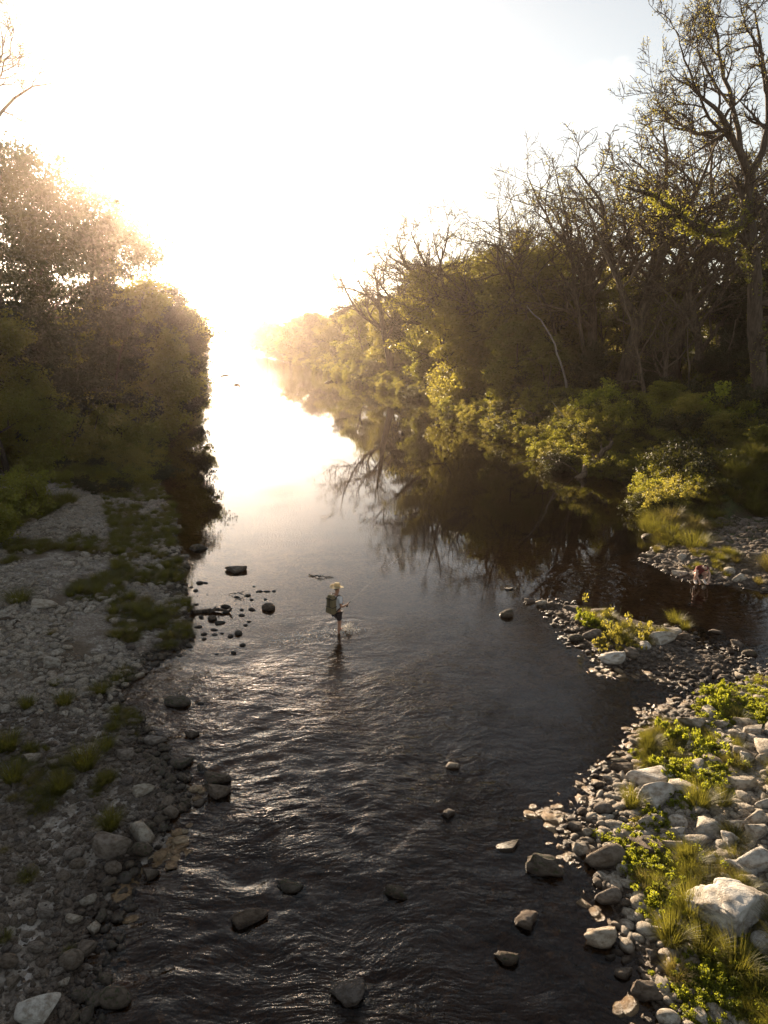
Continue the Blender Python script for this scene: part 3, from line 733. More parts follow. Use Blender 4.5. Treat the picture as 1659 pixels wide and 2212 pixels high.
def protos_of(mat):
    """one existing stone of each shape wearing that material"""
    seen = {}
    for o in COL.objects:
        if o.type == 'MESH' and o.name.startswith('stone') and o.data.materials and o.data.materials[0] == mat and len(o.data.vertices) < 170 and 'stone_' in o.data.name:
            seen.setdefault(o.data.name, o)
    return [seen[k] for k in sorted(seen)]
def gravel(name, poly, n, seed, smin, smax, mat, cond, lift=.12, power=2.5, flat=(.35,.65)):
    X, Y, S, r = scatter(n, poly, seed, smin, smax, power)
    Z, land, sf, si = ground(X, Y, True)
    k = cond(X, Y, Z, land, sf) & free(X, Y, S, .5)
    X, Y, S, Z = X[k], Y[k], S[k], Z[k]; m = len(X)
    sc = np.stack([S/2*r.uniform(.8,1.3,m), S/2*r.uniform(.6,1,m), S/2*r.uniform(flat[0],flat[1],m)], 1)
    ro = np.stack([r.uniform(-.3,.3,m), r.uniform(-.3,.3,m), r.uniform(0,6.28,m)], 1)
    pr = protos_of(mat)
    if name == 'riffle_stones': Z = -sc[:,2]*1.25
    return scatter_gn(name, X, Y, Z+sc[:,2]*lift, sc, ro, r.integers(0, len(pr), m), pr)
yes = lambda X, Y, Z, land, sf: (land > -.05) & (sf < 1.5)
patchy = lambda X, Y, Z, land, sf: (land > -.05) & (sf < 1.5) & (fbm(X*.35, Y*.35, 77, 3)+.15*np.random.default_rng(1).random(len(X)) > .42)
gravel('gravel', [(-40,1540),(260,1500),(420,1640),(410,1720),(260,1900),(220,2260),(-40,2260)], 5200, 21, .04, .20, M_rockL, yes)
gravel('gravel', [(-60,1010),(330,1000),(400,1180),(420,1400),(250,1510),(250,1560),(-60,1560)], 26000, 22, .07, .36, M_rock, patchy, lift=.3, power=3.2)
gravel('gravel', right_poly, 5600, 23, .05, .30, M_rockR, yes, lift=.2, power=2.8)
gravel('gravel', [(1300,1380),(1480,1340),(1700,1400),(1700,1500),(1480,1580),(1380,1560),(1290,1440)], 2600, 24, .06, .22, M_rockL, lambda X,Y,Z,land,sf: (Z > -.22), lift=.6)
gravel('gravel', bar2_poly, 2600, 25, .08, .35, M_rockL, yes)
for k in range(4):                        # four larger bed stones one can make out under the clear shallows
    x_, y_ = ((1400,1590),(1330,1620),(1290,1700),(1240,1660))[k]; q_ = P(x_, y_, -.1)
    o = link('stone', rock_mesh(('round','slab','angular','round')[k], k, M_rockB, 2)); o.location = (q_[0], q_[1], gz(q_[0], q_[1])+.02); o.scale = (.16,.12,.06)
    tag(o, 'brown bed stone under clear shallow water, '+('furthest upstream','second downstream','nearest the camera','furthest from the right shore')[k]+' of four', 'stone', 'bed stones under the shallows')
gravel('streambed_stones', bed_poly, 9000, 26, .10, .42, M_rockB, lambda X,Y,Z,land,sf: (land < -.15) & (Z > -.45), lift=.15, flat=(.2,.4))
# stones trimming every water edge
gravel('shore_stones', [(380,1150),(420,1400),(300,1460),(256,1500),(330,1580),(430,1700),(300,1900),(230,2230),(150,2230),(230,1900),(330,1700),(200,1500),(330,1400),(340,1150)], 2600, 27, .08, .30, M_rockD, lambda X,Y,Z,land,sf: (land < .45) & (land > -.6), lift=.5)
gravel('shore_stones', [(1150,1290),(1250,1300),(1330,1440),(1500,1460),(1640,1440),(1440,1560),(1330,1660),(1250,1800),(1330,1900),(1430,2230),(1350,2230),(1230,1850),(1200,1800),(1280,1640),(1400,1540),(1230,1420)], 1600, 28, .06, .24, M_rockL, lambda X,Y,Z,land,sf: (land < .5) & (land > -.7), lift=.5)

# the bars go on beyond the frame
gravel('gravel', [(1690,1400),(2500,1400),(2500,2330),(1690,2330)], 12000, 61, .06, .42, M_rockR, yes, lift=.2, power=2.4)
gravel('gravel', [(-600,1180),(-55,1180),(-55,2330),(-600,2330)], 12000, 62, .06, .36, M_rockL, yes, lift=.2, power=2.6)
gravel('gravel', [(1690,1120),(2300,1120),(2300,1300),(1690,1290)], 4000, 63, .08, .35, M_rockL, yes)
# ------------------------------------------------------------------ branching growth
def tubes(polys, sides_of):
    """polys: list of (pts, radii, level) -> vertices, quads"""
    VV, FF, off = [], [], 0
    groups = {}
    for p, r, l in polys: groups.setdefault((len(p), sides_of(l)), []).append((p, r))
    for (n, s), L in groups.items():
        Pt = np.array([a for a, b in L]); R = np.array([b for a, b in L])
        T = np.gradient(Pt, axis=1); T /= np.linalg.norm(T, axis=2, keepdims=True)+1e-9
        ref = np.where(np.abs(T[:,:1,2:3]) > .8, np.array([[[1.,0,0]]]), np.array([[[0,0,1.]]]))
        U = np.cross(T, np.broadcast_to(ref, T.shape)); U /= np.linalg.norm(U, axis=2, keepdims=True)+1e-9
        Wv = np.cross(T, U)
        a = np.arange(s)/s*2*math.pi
        V = Pt[:,:,None,:]+R[:,:,None,None]*(U[:,:,None,:]*np.cos(a)[None,None,:,None]+Wv[:,:,None,:]*np.sin(a)[None,None,:,None])
        m = len(L)
        b = (np.arange(m)[:,None,None]*n*s+np.arange(n-1)[None,:,None]*s+np.arange(s)[None,None,:]).ravel()
        nx = (np.arange(m)[:,None,None]*n*s+np.arange(n-1)[None,:,None]*s+((np.arange(s)+1)%s)[None,None,:]).ravel()
        FF.append(np.stack([b, nx, nx+s, b+s], 1)+off); VV.append(V.reshape(-1,3)); off += m*n*s
    return np.vstack(VV), np.vstack(FF)
NSEG = [9, 9, 7, 5, 4, 3]
def norm(v): return v/(np.linalg.norm(v)+1e-9)
def one(R, p, d, L, r0, r1, lvl, wob, up):
    n = NSEG[lvl]; pts = [np.array(p, float)]; st = L/(n-1); d = norm(np.array(d, float))
    for i in range(n-1):
        d = norm(d+R.normal(size=3)*wob+np.array([0,0,up])); pts.append(pts[-1]+d*st)
    t = np.linspace(0, 1, n)
    return np.array(pts), r0+(r1-r0)*t**.85
def along(pts, rad, t):
    n = len(pts)-1; i = min(int(t*n), n-1); f = t*n-i
    return pts[i]*(1-f)+pts[i+1]*f, norm(pts[i+1]-pts[i]), rad[i]*(1-f)+rad[i+1]*f
def children(R, poly, lvl, sp, out, tips, Lp):
    """recursively add branches of level lvl+1 .."""
    if lvl+1 >= sp['levels']:
        tips.append(poly[0][-1]); tips.append(poly[0][len(poly[0])//2]); return
    n = sp['n'][lvl]; s0 = sp['start'][lvl]
    for k in range(n):
        t = s0+(1-s0)*(k+R.random())/n
        if k == n-1: t = .98
        p, T, r = along(poly[0], poly[1], t)
        ang = math.radians(sp['ang'][lvl]*R.uniform(.6,1.3)*(.45 if k == n-1 else 1))
        a = R.normal(size=3); a = norm(a-T*(a@T))
        d = T*math.cos(ang)+a*math.sin(ang)
        if lvl == 0: d[2] = abs(d[2])
        L = Lp*sp['ratio'][lvl]*R.uniform(.65,1.2)*(1-.45*t)
        q = one(R, p, d, L, max(r*.74, sp['rmin']), max(r*.12, sp['rmin']), lvl+1, sp['wob'][lvl+1], sp['up'][lvl+1])
        out.append((q[0], q[1], lvl+1)); children(R, q, lvl+1, sp, out, tips, L)
SP_BARE = dict(levels=5, n=[7,7,7,6], start=[.45,.2,.15,.15], ang=[48,52,50,48], ratio=[.95,.62,.55,.52], wob=[.05,.14,.17,.2,.22,.2], up=[.0,.05,.05,.05,.03,0], rmin=.0145)
SP_LEAFY = dict(levels=4, n=[8,6,5], start=[.28,.25,.2], ang=[62,50,50], ratio=[.62,.55,.5], wob=[.05,.12,.16,.2], up=[0,.05,.04,.02], rmin=.02)
SP_SNAG = dict(levels=4, n=[5,6,5], start=[.25,.2,.2], ang=[50,50,45], ratio=[.55,.5,.5], wob=[.05,.13,.16,.18], up=[0,.02,.02,0], rmin=.012)

def leaf_quads(C, size, R, flat=.0, tint=None):
    n = len(C); s = size*R.uniform(.6,1.35,n)
    d = R.normal(size=(n,3)); d[:,2] *= (1-flat); d /= np.linalg.norm(d, axis=1, keepdims=True)
    e = R.normal(size=(n,3)); e -= d*(e*d).sum(1, keepdims=True); e /= np.linalg.norm(e, axis=1, keepdims=True)
    f = np.cross(d, e)
    V = np.stack([C-d*s[:,None]*.5, C+e*s[:,None]*.30+f*s[:,None]*.08, C+d*s[:,None]*.55, C-e*s[:,None]*.30+f*s[:,None]*.08], 1).reshape(-1,3)
    F = np.arange(n*4).reshape(-1,4)
    t = np.repeat(R.random(n) if tint is None else tint, 4)
    return V, F, t
def clusters(R, centers, per, sig, squash=.75):
    c = np.repeat(np.asarray(centers), per, 0)
    k = R.normal(size=c.shape); k /= np.linalg.norm(k, axis=1, keepdims=True)
    rad = sig*R.random(len(c))**.45
    sc = np.repeat(R.uniform(.6,1.4,len(centers)), per)
    return c+k*rad[:,None]*sc[:,None]*np.array([1,1,squash])

def bare_tree(seed, ht=22., r0=.36, sp=SP_BARE, lean=(0,0), buds=1, guides=None, bark=None, trunk_frac=.5):
    R = np.random.default_rng(seed); out = []; tips = []
    if guides is None:
        tr = one(R, (0,0,-.4), (lean[0], lean[1], 1), ht*trunk_frac, r0, r0*.5, 0, .05, .03)
        out.append((tr[0], tr[1], 0)); children(R, tr, 0, sp, out, tips, ht*.56)
    else:
        for (pts, a, b, L) in guides:
            n = 14; pts = np.array(pts, float); s = np.linspace(0, len(pts)-1, n)
            q = np.stack([np.interp(s, range(len(pts)), pts[:,k]) for k in range(3)], 1)
            q[1:-1] = (q[:-2]+2*q[1:-1]+q[2:])/4; q[1:-1] += R.normal(size=(n-2,3))*.05
            rad = np.linspace(a, b, n); out.append((q, rad, 0 if a > .3 else 1))
            if L: children(R, (q, rad), 1 if sp['levels'] > 3 else 0, dict(sp, start=[.2,.3,.15,.15]), out, tips, L)
    return out, tips, R
def finish_tree(name, out, tips, R, bark, leafm=None, per=0, sig=.5, size=.25, sparse=1.0):
    root = empty(name)
    sides = lambda l: (9, 7, 5, 4, 3, 3)[l]
    big = [o for o in out if o[2] <= 1]; small = [o for o in out if o[2] > 1]
    V, F = tubes(big, sides); link('trunk', mesh_np('trunk', V, F, bark), root)
    if small:
        V, F = tubes(small, sides); link('branches', mesh_np('branches', V, F, bark), root)
    if leafm and per:
        tp = np.array(tips)
        if sparse < 1: tp = tp[R.random(len(tp)) < sparse]
        C = clusters(R, tp, per, sig)
        V, F, t = leaf_quads(C, size, R, tint=None)
        link('crown', mesh_np('crown', V, F, leafm, False, uvcol=t), root)
    return root
def leafy_tree(name, seed, ht, r0, mat, bark, ncl=260, per=95, size=.27, wide=.32, low=.12, sig=1.0, rounded=1.0):
    """trunk and limbs with clumps of leaves filling an uneven crown"""
    R = np.random.default_rng(seed); out = []; tips = []
    tr = one(R, (0,0,-.4), (R.uniform(-.12,.12), R.uniform(-.12,.12), 1), ht*.72, r0, r0*.25, 0, .06, .03)
    out.append((tr[0], tr[1], 0)); children(R, tr, 0, SP_LEAFY, out, tips, ht*.6)
    # lobes: a dozen big uneven masses, clumps scattered over their surfaces
    nl = 17; lob = []
    for k in range(nl):
        a = R.uniform(0, 6.28); t = (k+.5)/nl; z = ht*(low+(.90-low)*t)
        rr = ht*wide*math.sin(math.pi*min(1, .18+t*.80))**.6*R.uniform(.35,.85)
        lob.append((rr*math.cos(a), rr*math.sin(a), z+R.normal()*.4, ht*R.uniform(.085,.15)))
    cen = []
    for k in range(ncl):
        l = lob[R.integers(nl)]; v = R.normal(size=3); v /= np.linalg.norm(v); v[2] *= .75
        cen.append(np.array(l[:3])+v*l[3]*R.uniform(.55,1.1))
    tp = np.array(tips); tp = tp[R.choice(len(tp), min(70, len(tp)), False)]
    cen = np.vstack([np.array(cen), tp])
    tint0 = np.repeat(R.random(len(cen)), per)
    C = clusters(R, cen, per, sig*ht/16, .7)
    V, F, t = leaf_quads(C, size, R, tint=np.clip(tint0*.6+R.random(len(C))*.4, 0, 1))
    root = empty(name)
    big = [o for o in out if o[2] <= 2]
    Vt, Ft = tubes(big, lambda l: (8, 6, 4, 3)[l]); link('trunk', mesh_np('trunk', Vt, Ft, bark), root)
    link('crown', mesh_np('crown', V, F, mat, False, uvcol=t), root)
    return root
def shrub(name, seed, ht, wd, mat, ncl=70, per=80, size=.16, stem=True, sig=.28, bark=None):
    R = np.random.default_rng(seed); out = []; cen = []
    for k in range(9):
        a = R.uniform(0, 6.28); d = (math.cos(a)*wd/ht*.6, math.sin(a)*wd/ht*.6, 1)
        q = one(R, (R.normal()*.1*wd, R.normal()*.1*wd, -.2), d, ht*R.uniform(.7,1.05), .03*ht/2, .008*ht/2, 2, .12, .02)
        out.append((q[0], q[1], 2))
        for j in range(max(2, ncl//9)):
            p, T, r = along(q[0], q[1], R.uniform(.2,1)); cen.append(p+R.normal(size=3)*np.array([wd*.17, wd*.17, ht*.08]))
    C = clusters(R, np.array(cen), per, sig*max(ht, wd)/2, .7)
    C[:,2] = np.maximum(C[:,2], .02)
    V, F, t = leaf_quads(C, size, R)
    root = empty(name)
    Vt, Ft = tubes(out, lambda l: 4); link('stem', mesh_np('stem', Vt, Ft, bark or M_barkD), root)
    link('foliage', mesh_np('foliage', V, F, mat, False, uvcol=t), root)
    return root
def tuft_mesh(name, seed, n, ht, spread, mat, wid=.012, droop=.6, base=.08):
    R = np.random.default_rng(seed); k = 4
    a = R.uniform(0, 6.28, n); b = base*np.sqrt(R.random(n)); L = ht*R.uniform(.55,1.15,n)
    ox = R.normal(size=n)*.4
    dirx = np.cos(a+ox); diry = np.sin(a+ox); tilt = spread*R.uniform(.2,1.1,n)
    V = np.zeros((n, k, 2, 3))
    for j in range(k):
        t = j/(k-1)
        out = tilt*L*t*(1+droop*t); z = L*t*(1-droop*.55*t*t*tilt*1.4)
        cx = b*np.cos(a)+dirx*out; cy = b*np.sin(a)+diry*out
        ww = wid*(1-t*.93)
        px, py = -diry, dirx
        V[:,j,0] = np.stack([cx-px*ww, cy-py*ww, z], 1); V[:,j,1] = np.stack([cx+px*ww, cy+py*ww, z], 1)
    base_i = np.arange(n)[:,None]*k*2+np.arange(k-1)[None,:]*2
    b0 = base_i.ravel(); F = np.stack([b0, b0+1, b0+3, b0+2], 1)
    return mesh_np(name, V.reshape(-1,3), F, mat, False, uvcol=np.repeat(R.random(n), k*2))

def put_tree(proto, x, y, ht, ht0, rz, label, cat, group=None, first=[set()], sxy=1.0, sink=0):
    if proto.name not in first[0]: first[0].add(proto.name); o = proto
    else: o = copy_tree(proto)
    s = ht/HT[proto.name]
    o.location = (x, y, gz(x, y)-sink); o.rotation_euler = (0, 0, rz); o.scale = (s*sxy, s*sxy, s)
    tag(o, label, cat, group); return o
def at_top(px, py, D, base_py=None):      # place and height of a tree whose top shows at px,py from distance D
    p = PY(px, (py+ (base_py or 900))/2, D); t = PY(px, py, D)
    return p[0], D, t[2]-gz(p[0], D)

# prototypes (each is itself the first tree placed)
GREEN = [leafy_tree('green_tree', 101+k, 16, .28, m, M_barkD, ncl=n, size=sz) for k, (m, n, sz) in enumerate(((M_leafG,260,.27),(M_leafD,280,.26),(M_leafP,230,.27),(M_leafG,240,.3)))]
OAK = leafy_tree('oak_tree', 121, 20, .42, M_leafD, M_bark, ncl=165, per=72, size=.24, wide=.40, low=.42, sig=.85)
BARE = []
for k in range(4):
    o_, t_, R_ = bare_tree(201+k, 22, .42, lean=((-.15,0),(.1,.05),(-.05,0),(-.25,-.05))[k])
    BARE.append(finish_tree('bare_tree', o_, t_, R_, M_bark, M_leafP, 2, .25, .09, .3))
def top_of(root):
    return max(np.array([v.co[2] for v in c.data.vertices]).max() for c in root.children)
HT = {p.name: top_of(p) for p in GREEN+[OAK]+BARE}
print(HT)
print('tris so far', sum(len(m.polygons) for m in bpy.data.meshes))

# ---- right bank, bare trees that rise above the green
RB = [
 (1010,90,432,0,'bare tree with forked crown rising alone above green at the middle right'),
 (850,130,540,3,'bare spreading tree standing highest in the hazy part of the right bank'),
 (1095,86,405,1,'bare twiggy tree right of the forked bare tree'),
 (1295,78,300,0,'bare tree right of the tall straight trunk, twigs brushing the sky'),
 (1415,76,262,1,'bare tree whose top stands just left of the tallest tree'),
 (1590,78,230,2,'bare tree close behind the tallest tree'),
 (950,114,520,1,'thin budding bare tree between the hazy spreading tree and the forked one'),
 (1240,100,400,3,'bare tree far back behind the tall straight trunk'),
 (1550,66,440,1,'dark low-branched bare tree under the tallest tree'),
 (1450,62,640,2,'short leafless tree with drooping reddish twigs over the bright shrubs'),
 (1700,70,150,0,'bare tree at the right frame edge behind the tallest tree'),
 (1355,72,285,3,'bare tree with dense fine twigs left of the tallest tree, front row'),
 (1170,96,380,0,'fine-twigged bare tree left of the tall straight trunk'),
 (1480,70,250,0,'bare crown filling the sky left of the thick trunk'),
 (960,102,500,3,'small bare crown left of the forked bare tree'),
]
for k, (px, D, top, v, lb) in enumerate(RB):
    x, y, h = at_top(px, top-(38 if D < 110 and top < 600 else 8), D)
    put_tree(BARE[v], x, y, h, 22, rng.uniform(0, 6.28), lb, 'tree', 'bare trees on the right bank', sxy=1.25)
# guided trees: limbs follow the outlines in the photo but stand in depth
def G(l, D, dy=None):
    return [PY(a, b, D+(0 if dy is None else dy*(i/(len(l)-1)))) for i, (a, b) in enumerate(l)]
def guided(name, base, D, limbs, label, bark=M_bark, seed=300, sp=SP_BARE, buds=(M_leafP,2,.25,.09,.35), rooted=True, ivy=False):
    bx, by = PY(*base, D)[:2]; bz = gz(bx, by)
    gs = []
    for l, a, b, L, dy in limbs:
        q = [np.array(v) for v in G(l, D, dy)]
        gs.append((q, a, b, L))
    first = gs[0][0]
    if rooted: first.insert(0, np.array((first[0][0], first[0][1], min(bz-.4, first[0][2]-.1))))
    org = np.array((first[0][0], first[0][1], bz))
    gs = [([p-org for p in q], a, b, L) for q, a, b, L in gs]
    o_, t_, R_ = bare_tree(seed, guides=gs, sp=sp)
    root = finish_tree(name, o_, t_, R_, bark, *buds)
    if ivy:
        cen = [];
        for q, a, b, L in gs[:1]+gs[4:5]:
            q = np.array(q)
            for k_ in range(60):
                t = R_.uniform(0, .8)*(len(q)-1); i_ = int(t); p_ = q[i_]*(1-t+i_)+q[min(i_+1, len(q)-1)]*(t-i_)
                cen.append(p_+R_.normal(size=3)*np.array([.3,.3,.1])*(1.4 if a > .5 else .7))
        Vi, Fi, ti = leaf_quads(clusters(R_, np.array(cen), 45, .45, 1.3), .17, R_)
        link('ivy', mesh_np('ivy', Vi, Fi, M_leafG, False, uvcol=ti), root)
    root.location = org; tag(root, label, 'tree'); return root
guided('bare_tree', (1640,860), 50, [
  ([(1640,860),(1636,700),(1625,560),(1612,440),(1622,380)], .62, .34, 5, 0),
  ([(1622,390),(1600,330),(1575,280),(1550,235),(1500,190),(1450,160)], .28, .03, 6.5, -3),
  ([(1620,380),(1650,320),(1662,230),(1650,120),(1630,20)], .28, .05, 6.5, 2),
  ([(1600,330),(1590,250),(1560,150),(1545,60),(1530,5)], .2, .03, 5.5, 3),
  ([(1618,470),(1560,510),(1500,495),(1450,450),(1400,420),(1340,400)], .36, .04, 5.5, -6),
  ([(1560,300),(1500,285),(1450,275),(1420,215)], .15, .02, 4.5, 4),
  ([(1625,560),(1680,480),(1720,380),(1740,240)], .3, .05, 5, -2),
  ([(1600,330),(1530,250),(1480,130),(1455,60)], .12, .02, 7, -4),
  ([(1590,250),(1510,130),(1500,40)], .1, .02, 6.5, 4),
  ([(1650,120),(1610,60),(1590,-30)], .1, .02, 6.5, -2),
  ([(1575,280),(1500,290),(1430,240),(1405,170)], .12, .02, 6, 1),
  ([(1500,495),(1460,520),(1400,500),(1360,470)], .16, .03, 4, -3)],
  'tallest bare tree, thick dark trunk and spreading limbs at the right edge', M_barkD, 301, dict(SP_BARE, n=[7,10,8,6], rmin=.014), ivy=True)
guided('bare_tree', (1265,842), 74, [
  ([(1265,842),(1262,760),(1250,680),(1240,600),(1228,500),(1212,420),(1200,370)], .30, .05, 5, 0),
  ([(1240,600),(1262,520),(1290,450),(1300,380)], .10, .02, 4, 2),
  ([(1232,520),(1190,450),(1150,420)], .10, .02, 4, -2)],
  'tall straight pale-trunked bare tree right of the white leaning stem', M_bark, 302)
guided('bare_tree', (1400,905), 60, [
  ([(1400,905),(1390,840),(1378,770),(1362,700),(1345,640),(1335,560)], .24, .06, 4, 0),
  ([(1378,770),(1420,700),(1440,640),(1480,600)], .08, .02, 3.5, -3),
  ([(1362,700),(1330,690),(1318,660)], .08, .02, 2.5, 2),
  ([(1345,640),(1300,520),(1260,440),(1230,400)], .16, .03, 5, 3),
  ([(1345,620),(1400,540),(1450,480),(1500,420)], .12, .03, 5, 3)],
  'slim reddish bare tree leaning left above the bright green shrubs', M_bark, 303)
guided('dead_tree', (1225,838), 70, [
  ([(1225,838),(1216,800),(1200,745),(1175,700),(1138,662)], .15, .05, 1.2, 0)],
  'bleached dead stem bowing left out of the dark wood', M_dead, 304, SP_SNAG, (None,0,0,0,0))
guided('bare_tree', (1190,790), 80, [
  ([(1205,800),(1200,700),(1175,640),(1130,600),(1085,585),(1040,605)], .30, .06, 3.5, -4),
  ([(1130,600),(1090,540),(1040,520),(1000,530)], .12, .03, 3.5, -3)],
  'dark arching bare tree reaching left over the green crowns', M_barkD, 305)
for k, (a, b, c_, D, lb) in enumerate((((1493,890),(1488,800),(1484,700),58,'thin pale bare stem fourth to the right of the leaning white one'),
   ((1538,865),(1543,790),(1548,700),62,'slender bare sapling with lit left side under the tallest tree'),
   ((1568,850),(1572,780),(1590,690),60,'crooked bare sapling nearest the right edge'),
   ((1345,830),(1347,740),(1346,640),76,'grey upright bare stem in the dark wood behind the slim reddish tree'),
   ((1368,860),(1370,800),(1366,690),70,'second grey stem just right of the grey upright one'),
   ((1185,960),(1178,880),(1192,790),66,'bare snag leaning over the water below the bleached stem'))):
    guided('sapling', a, D, [([a, b, c_], .13, .04, 2.6, 0)], lb, M_bark, 310+k, SP_SNAG, (None,0,0,0,0))
guided('bare_tree', (-60,500), 30, [
  ([(-140,700),(-110,500),(-60,330),(-5,255),(40,205),(75,185),(112,180)], .13, .02, 3.4, 1),
  ([(-60,330),(-30,220),(0,170),(18,120),(30,60)], .06, .015, 3.0, 1),
  ([(-100,420),(-40,260),(-10,190),(10,100),(-10,20)], .06, .015, 3.0, 2)],
  'bare tree outside the left edge reaching thin branches into the white sky', M_bark, 330, dict(SP_BARE, rmin=.008), (M_leafP,1,.2,.06,.5))

# ---- right bank, green trees
RG = [ # px, distance, top, prototype, note
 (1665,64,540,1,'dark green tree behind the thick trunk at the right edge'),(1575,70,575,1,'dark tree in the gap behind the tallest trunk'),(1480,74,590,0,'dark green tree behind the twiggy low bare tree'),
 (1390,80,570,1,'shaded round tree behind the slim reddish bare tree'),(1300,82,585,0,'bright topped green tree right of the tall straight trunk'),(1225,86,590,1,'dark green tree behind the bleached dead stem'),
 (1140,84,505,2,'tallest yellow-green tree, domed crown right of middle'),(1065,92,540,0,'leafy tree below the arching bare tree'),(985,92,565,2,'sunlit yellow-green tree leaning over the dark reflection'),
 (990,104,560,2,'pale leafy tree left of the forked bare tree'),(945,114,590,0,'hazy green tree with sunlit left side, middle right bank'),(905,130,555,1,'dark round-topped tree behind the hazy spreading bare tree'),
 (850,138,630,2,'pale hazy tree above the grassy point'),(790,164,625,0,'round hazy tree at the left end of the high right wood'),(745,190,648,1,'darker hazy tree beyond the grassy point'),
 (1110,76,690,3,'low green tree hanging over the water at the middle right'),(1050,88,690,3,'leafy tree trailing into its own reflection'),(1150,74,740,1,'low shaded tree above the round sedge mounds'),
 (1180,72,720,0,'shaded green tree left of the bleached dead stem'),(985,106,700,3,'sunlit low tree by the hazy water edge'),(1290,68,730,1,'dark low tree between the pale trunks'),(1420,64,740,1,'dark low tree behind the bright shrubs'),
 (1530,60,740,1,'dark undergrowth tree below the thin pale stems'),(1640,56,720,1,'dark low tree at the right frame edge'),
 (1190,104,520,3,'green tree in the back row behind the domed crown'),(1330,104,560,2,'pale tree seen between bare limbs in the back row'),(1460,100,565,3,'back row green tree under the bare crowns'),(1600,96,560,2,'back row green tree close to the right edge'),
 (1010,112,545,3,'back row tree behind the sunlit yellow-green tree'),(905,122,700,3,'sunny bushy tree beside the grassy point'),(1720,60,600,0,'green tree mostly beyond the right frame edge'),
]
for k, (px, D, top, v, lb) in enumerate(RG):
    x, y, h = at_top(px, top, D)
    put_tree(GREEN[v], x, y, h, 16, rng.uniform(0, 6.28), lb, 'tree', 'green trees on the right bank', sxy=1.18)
# ---- left bank
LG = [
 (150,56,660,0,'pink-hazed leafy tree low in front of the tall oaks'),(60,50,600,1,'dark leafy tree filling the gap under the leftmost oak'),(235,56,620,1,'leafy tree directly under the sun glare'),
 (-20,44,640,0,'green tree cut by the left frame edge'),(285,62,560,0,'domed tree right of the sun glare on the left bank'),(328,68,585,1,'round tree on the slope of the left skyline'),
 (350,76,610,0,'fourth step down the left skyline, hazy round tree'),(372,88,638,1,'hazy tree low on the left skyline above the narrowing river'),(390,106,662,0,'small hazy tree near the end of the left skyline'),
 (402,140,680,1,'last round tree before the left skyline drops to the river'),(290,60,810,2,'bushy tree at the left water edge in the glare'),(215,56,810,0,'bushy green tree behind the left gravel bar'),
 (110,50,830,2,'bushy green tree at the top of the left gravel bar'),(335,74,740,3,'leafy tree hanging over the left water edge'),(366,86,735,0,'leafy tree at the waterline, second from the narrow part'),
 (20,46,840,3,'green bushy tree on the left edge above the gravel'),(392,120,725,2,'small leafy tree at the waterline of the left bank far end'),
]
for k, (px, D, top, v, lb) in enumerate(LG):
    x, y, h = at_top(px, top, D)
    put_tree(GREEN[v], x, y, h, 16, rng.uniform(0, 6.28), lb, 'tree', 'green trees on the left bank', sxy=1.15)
for (px, D, top, lb) in ((40,52,278,'tallest oak on the left bank, crown glowing pink'),(195,60,372,'oak left of the sun with sky showing between its limbs'),(-70,48,250,'oak beyond the left frame edge'),(128,60,338,'smaller oak standing behind and between the front oaks')):
    x, y, h = at_top(px, top, D, 700)
    put_tree(OAK, x, y, h, 20, rng.uniform(0, 6.28), lb, 'tree', 'tall oaks on the left bank')
# ---- far rows: many hazy trees along both banks
NUM = 'first second third fourth fifth sixth seventh eighth ninth tenth eleventh twelfth thirteenth fourteenth fifteenth sixteenth seventeenth eighteenth nineteenth twentieth twenty-first twenty-second twenty-third twenty-fourth twenty-fifth twenty-sixth'.split()
def bank_row(pts_px, side, n, d0, d1, group, noun, topf):
    for k in range(n):
        t = (k+.5)/n; D = d0*(d1/d0)**t
        px = np.interp(math.log(D), [math.log(a) for a, b in pts_px], [b for a, b in pts_px])
        off = rng.uniform(5, 11)
        p = PY(px, 760, D); x = p[0]+side*off
        ht = topf*rng.uniform(.8,1.2)
        put_tree(GREEN[rng.randrange(4)], x, D, ht, 16, rng.uniform(0, 6.28), f'{noun}, {NUM[k]} going upstream', 'tree', group, sxy=1.35)
bank_row([(200,690),(260,600),(340,548),(480,512),(1000,500)], 1, 26, 200, 950, 'far hazy trees on the right bank', 'hazy tree along the far right bank', 13)
bank_row([(200,440),(300,440),(1000,425)], -1, 20, 215, 1000, 'far hazy trees on the left bank', 'hazy tree along the far left bank', 15)
# woods too far to tell apart
n = 900; r_ = np.random.default_rng(5)
Yw = r_.uniform(230, 1500, n); side = r_.random(n) < .62
edge = np.where(side, np.interp(Yw, [200,300,500,1500], [-8,-38,-95,-330]), np.interp(Yw, [200,1500], [-54,-400]))
Xw = edge+np.where(side, 1, -1)*(16+r_.uniform(0, 1, n)**1.6*Yw*.45)
blk = r_.random(n) < .12; Xw = np.where(blk & (Yw > 1150), r_.uniform(-480, -150, n), Xw)
Yw = np.where(blk & (Yw > 1150), 1230+r_.random(n)*200, Yw)
s_ = r_.uniform(.6, 1.0, n)*np.where(Yw > 1100, 1.3, 1)
crowns = [c for g_ in GREEN for c in g_.children if c.name.startswith('crown')]
scatter_gn('far_woodland', Xw, Yw, ground(Xw, Yw)-.3, np.stack([s_*1.4, s_*1.4, s_], 1), np.stack([s_*0, s_*0, r_.uniform(0, 6.28, n)], 1), r_.integers(0, 4, n), crowns)
